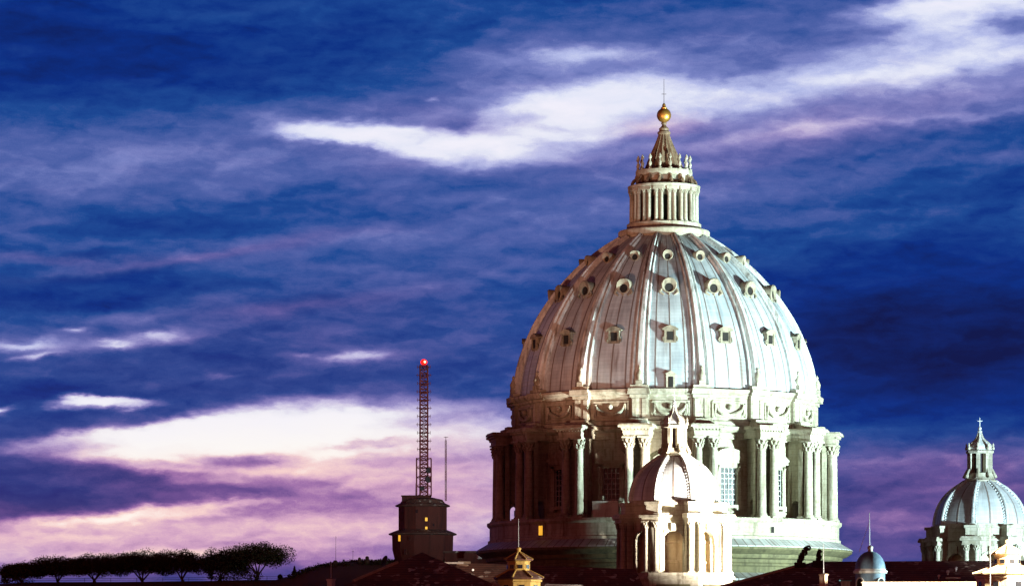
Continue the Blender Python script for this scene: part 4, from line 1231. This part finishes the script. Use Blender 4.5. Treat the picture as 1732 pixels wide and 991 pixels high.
# ------------------------------------------------------------------ octagonal lantern turrets
def lantern_turret(p, sc, wall, tiles, label, rot, body_r=3.0, pole=0.0):
    """two stepped octagonal storeys, each under a tiled roof"""
    t = thing('lantern_turret', label, 'turret', p, rot, 'octagonal lantern turrets')
    a = R(22.5)
    MB().lathe([(body_r, -46), (body_r, -.35)], 8, a0=a).lathe([(body_r - .05, -.62), (body_r + .22, -.5), (body_r + .22, -.28), (body_r + .08, -.2)], 8, a0=a).build('lower_storey', wall, t, smooth=20)
    r1 = MB().lathe([(body_r + .1, -.24), (body_r + .45, -.10), (body_r + .45, .02), (1.55, 1.0), (1.3, 1.0)], 8, a0=a).build('lower_roof', tiles, t, smooth=20)
    MB().lathe([(1.55, .85), (1.55, 2.15), (1.7, 2.2), (1.7, 2.3)], 8, a0=a).build('upper_storey', wall, t, smooth=20)
    r2 = MB().lathe([(1.68, 2.28), (1.98, 2.36), (1.98, 2.46), (.28, 3.45), (.01, 3.5)], 8, a0=a).build('upper_roof', tiles, t, smooth=20)
    for rf, ra_, za, rb2, zb in ((r1, body_r + .45, .06, 1.58, 1.0), (r2, 1.98, 2.49, .28, 3.47)):
        spin(MB().tube((0, -ra_, za), (0, -rb2, zb), .11, .09, 6).build('hip_cap', wall, rf), [R(22.5 + 45 * k) for k in range(8)])
    f = MB().box(-.42, .42, -1.49, -1.3, 1.15, 1.85).build('window', wall, t)
    MB().box(-.3, .3, -1.55, -1.46, 1.25, 1.75).build('pane', M['glass'], f)
    spin(f, [R(45 * k) for k in range(8)])
    ap = body_r * math.cos(a)
    f = MB().box(-.5, .5, -ap - .04, -ap + .3, -3.6, -.75).build('window', wall, t)
    MB().box(-.36, .36, -ap - .1, -ap, -3.4, -.95).build('pane', M['glass'], f)
    spin(f, [R(45 * k) for k in range(8)])
    MB().lathe([(.26, 3.35), (.26, 3.7), (.34, 3.78), (.36, 3.98), (.2, 4.1), (.01, 4.14)], 10).build('finial', wall, t)
    if pole:
        MB().tube((0, 0, 4.0), (0, 0, 4.0 + pole), .05, .03).build('rod', M['white'], t)
    t.scale = (sc, sc, sc)
    return t
p = at(877, 977, 440)
lantern_turret(p, .93, M['ochre'], M['tile'], 'yellow octagonal lantern turret with two dark stepped roofs, left of the front cupola', R(9), 3.0, 3.9)
p = at(1704, 970, 400)
lantern_turret(p, .93, M['cream'], M['paletile'], 'glaring cream octagonal lantern turret in the bottom right corner', R(14), 3.75, 0)
p = at(1675, 985, 396)
t = thing('light_pole', 'thin pale pole standing before the right cupola beside the glaring turret', 'pole', p)
MB().tube((0, 0, -2), (0, 0, 6.2), .05, .03).build('rod', M['white'], t)
MB().box(-.2, .2, -.2, .2, -3, -1.8).tube((0, 0, -46), (0, 0, -1.9), .1, .1).build('socket', M['palestone'], t)
# small round turret with an aerial
p = at(1472, 962, 450)
t = thing('round_turret', 'small round turret with a smooth pale dome, carrying a guyed aerial', 'turret', p)
MB().lathe([(1.93, 0), (1.9, .35), (1.78, .85), (1.55, 1.35), (1.2, 1.8), (.75, 2.12), (.3, 2.25)], 32).build('dome', M['bluelead'], t)
MB().lathe([(1.85, -.6), (2.15, -.5), (2.2, -.25), (2.0, -.1), (1.95, .02)], 32).build('cornice', M['palestone'], t)
MB().lathe([(1.88, -47), (1.88, -.55)], 32).build('drum', M['bluelead'], t)
f = MB()
for k in range(10):
    a, b = math.pi * k / 10, math.pi * (k + 1) / 10
    f.slab([(.5 * math.cos(a), -1.7 + .5 * math.sin(a)), (.66 * math.cos(a), -1.7 + .66 * math.sin(a)), (.66 * math.cos(b), -1.7 + .66 * math.sin(b)), (.5 * math.cos(b), -1.7 + .5 * math.sin(b))], -1.95, -1.7)
f.box(-.66, -.5, -1.95, -1.7, -3.5, -1.7).box(.5, .66, -1.95, -1.7, -3.5, -1.7)
o = f.build('arched_window', M['palestone'], t)
MB().slab([(-.5, -3.5), (.5, -3.5)] + [(.5 * math.cos(math.pi * k / 10), -1.7 + .5 * math.sin(math.pi * k / 10)) for k in range(11)], -1.90, -1.75).build('pane', M['void'], o)
spin(o, [R(-50), R(40), R(130), R(220)])
MB().lathe([(.34, 2.2), (.3, 2.5), (.36, 2.6), (.36, 2.85), (.15, 3.0)], 12).build('knob', M['palestone'], t)
a_ = thing('guyed_aerial', 'white aerial rod with a slanting guy wire on the round turret', 'aerial', p + Vector((-.1, 0, 2.9)))
MB().tube((0, 0, -.1), (0, 0, 4.3), .075, .035).build('rod', M['white'], a_)
MB().tube((0, 0, 3.1), (-1.35, -.2, -.75), .035, .035, 4).build('guy_wire', M['white'], a_)
# chimneys with poles
def chimney(px, py, w, Y, rot, mat, label, pole_py):
    p = at(px, py, Y)
    t = thing('chimney', label, 'chimney', p, rot, 'plastered chimneys at the bottom of the frame')
    MB().box(-w / 2, w / 2, -w / 2, w / 2, -6, -.18).build('stack', mat, t)
    MB().box(-w / 2 - .07, w / 2 + .07, -w / 2 - .07, w / 2 + .07, -.18, 0).build('cap', mat, t)
    a = thing('chimney_rod', 'thin pale rod rising from the ' + label, 'aerial', p, 0, 'rods on chimneys')
    MB().tube((0, 0, -.02), (0, 0, (py - pole_py) * Y / 6000), .05, .025).build('rod', M['white'], a)
    MB().box(-.12, .12, -.12, .12, 0.0, .1).build('foot', M['iron'], a)
chimney(1393, 970, .75, 440, R(-35), M['cream'], 'white plastered chimney left of the round turret', 919)
chimney(560, 978.5, .7, 430, R(-35), M['palestone'], 'small pale chimney below the rise on the left', 949)
p = at(1430, 979.5, 452)
t = thing('vent_box', 'small vent box under a flat teal lid between chimney and round turret', 'vent', p)
MB().box(-.55, .55, -.5, .5, -3, -.2).build('housing', M['palestone'], t)
MB().box(-.85, .75, -.7, .7, -.2, -.08).build('lid', M['teal'], t)
# teal skylight left of the cupola
p = at(1010, 969, 520)
t = thing('skylight', 'teal sheet-metal skylight with a sloping lid at the left foot of the front cupola', 'skylight', p, R(20))
m = MB().add([(-2.2, -1.6, -1.1), (2.2, -1.6, -1.1), (2.2, 1.6, -.1), (-2.2, 1.6, -.1), (-2.2, -1.6, -2.4), (2.2, -1.6, -2.4), (2.2, 1.6, -2.4), (-2.2, 1.6, -2.4)],
             [(4, 5, 1, 0), (5, 6, 2, 1), (6, 7, 3, 2), (7, 4, 0, 3)])
m.build('housing', M['teal'], t, smooth=0)
m = MB().add([(-2.4, -1.8, -1.1), (2.4, -1.8, -1.1), (2.4, 1.8, .02), (-2.4, 1.8, .02), (-2.4, -1.8, -.95), (2.4, -1.8, -.95), (2.4, 1.8, .17), (-2.4, 1.8, .17)],
             [(0, 1, 2, 3), (4, 5, 6, 7), (0, 1, 5, 4), (1, 2, 6, 5), (2, 3, 7, 6), (3, 0, 4, 7)])
m.build('lid', M['blueglass'], t, smooth=0)
p = at(968, 975, 505)
t = thing('roof_hatch', 'tiny upright teal hatch left of the teal skylight', 'hatch', p)
MB().box(-.25, .25, -.2, .2, -2.5, .3).build('frame', M['teal'], t)
MB().box(-.17, .17, -.26, -.2, -.4, .2).build('door', M['blueglass'], t)
p0, p1 = at(922, 988.5, 478), at(985, 990, 478)
tag(MB().tube(p0, p1, .14, .14, 6).tube(p0, p0 - Vector((0, 0, 6)), .12).tube(p1, p1 - Vector((0, 0, 6)), .12).build('gutter_rail', M['palestone']), 'pale gutter rail right of the yellow turret', 'gutter')
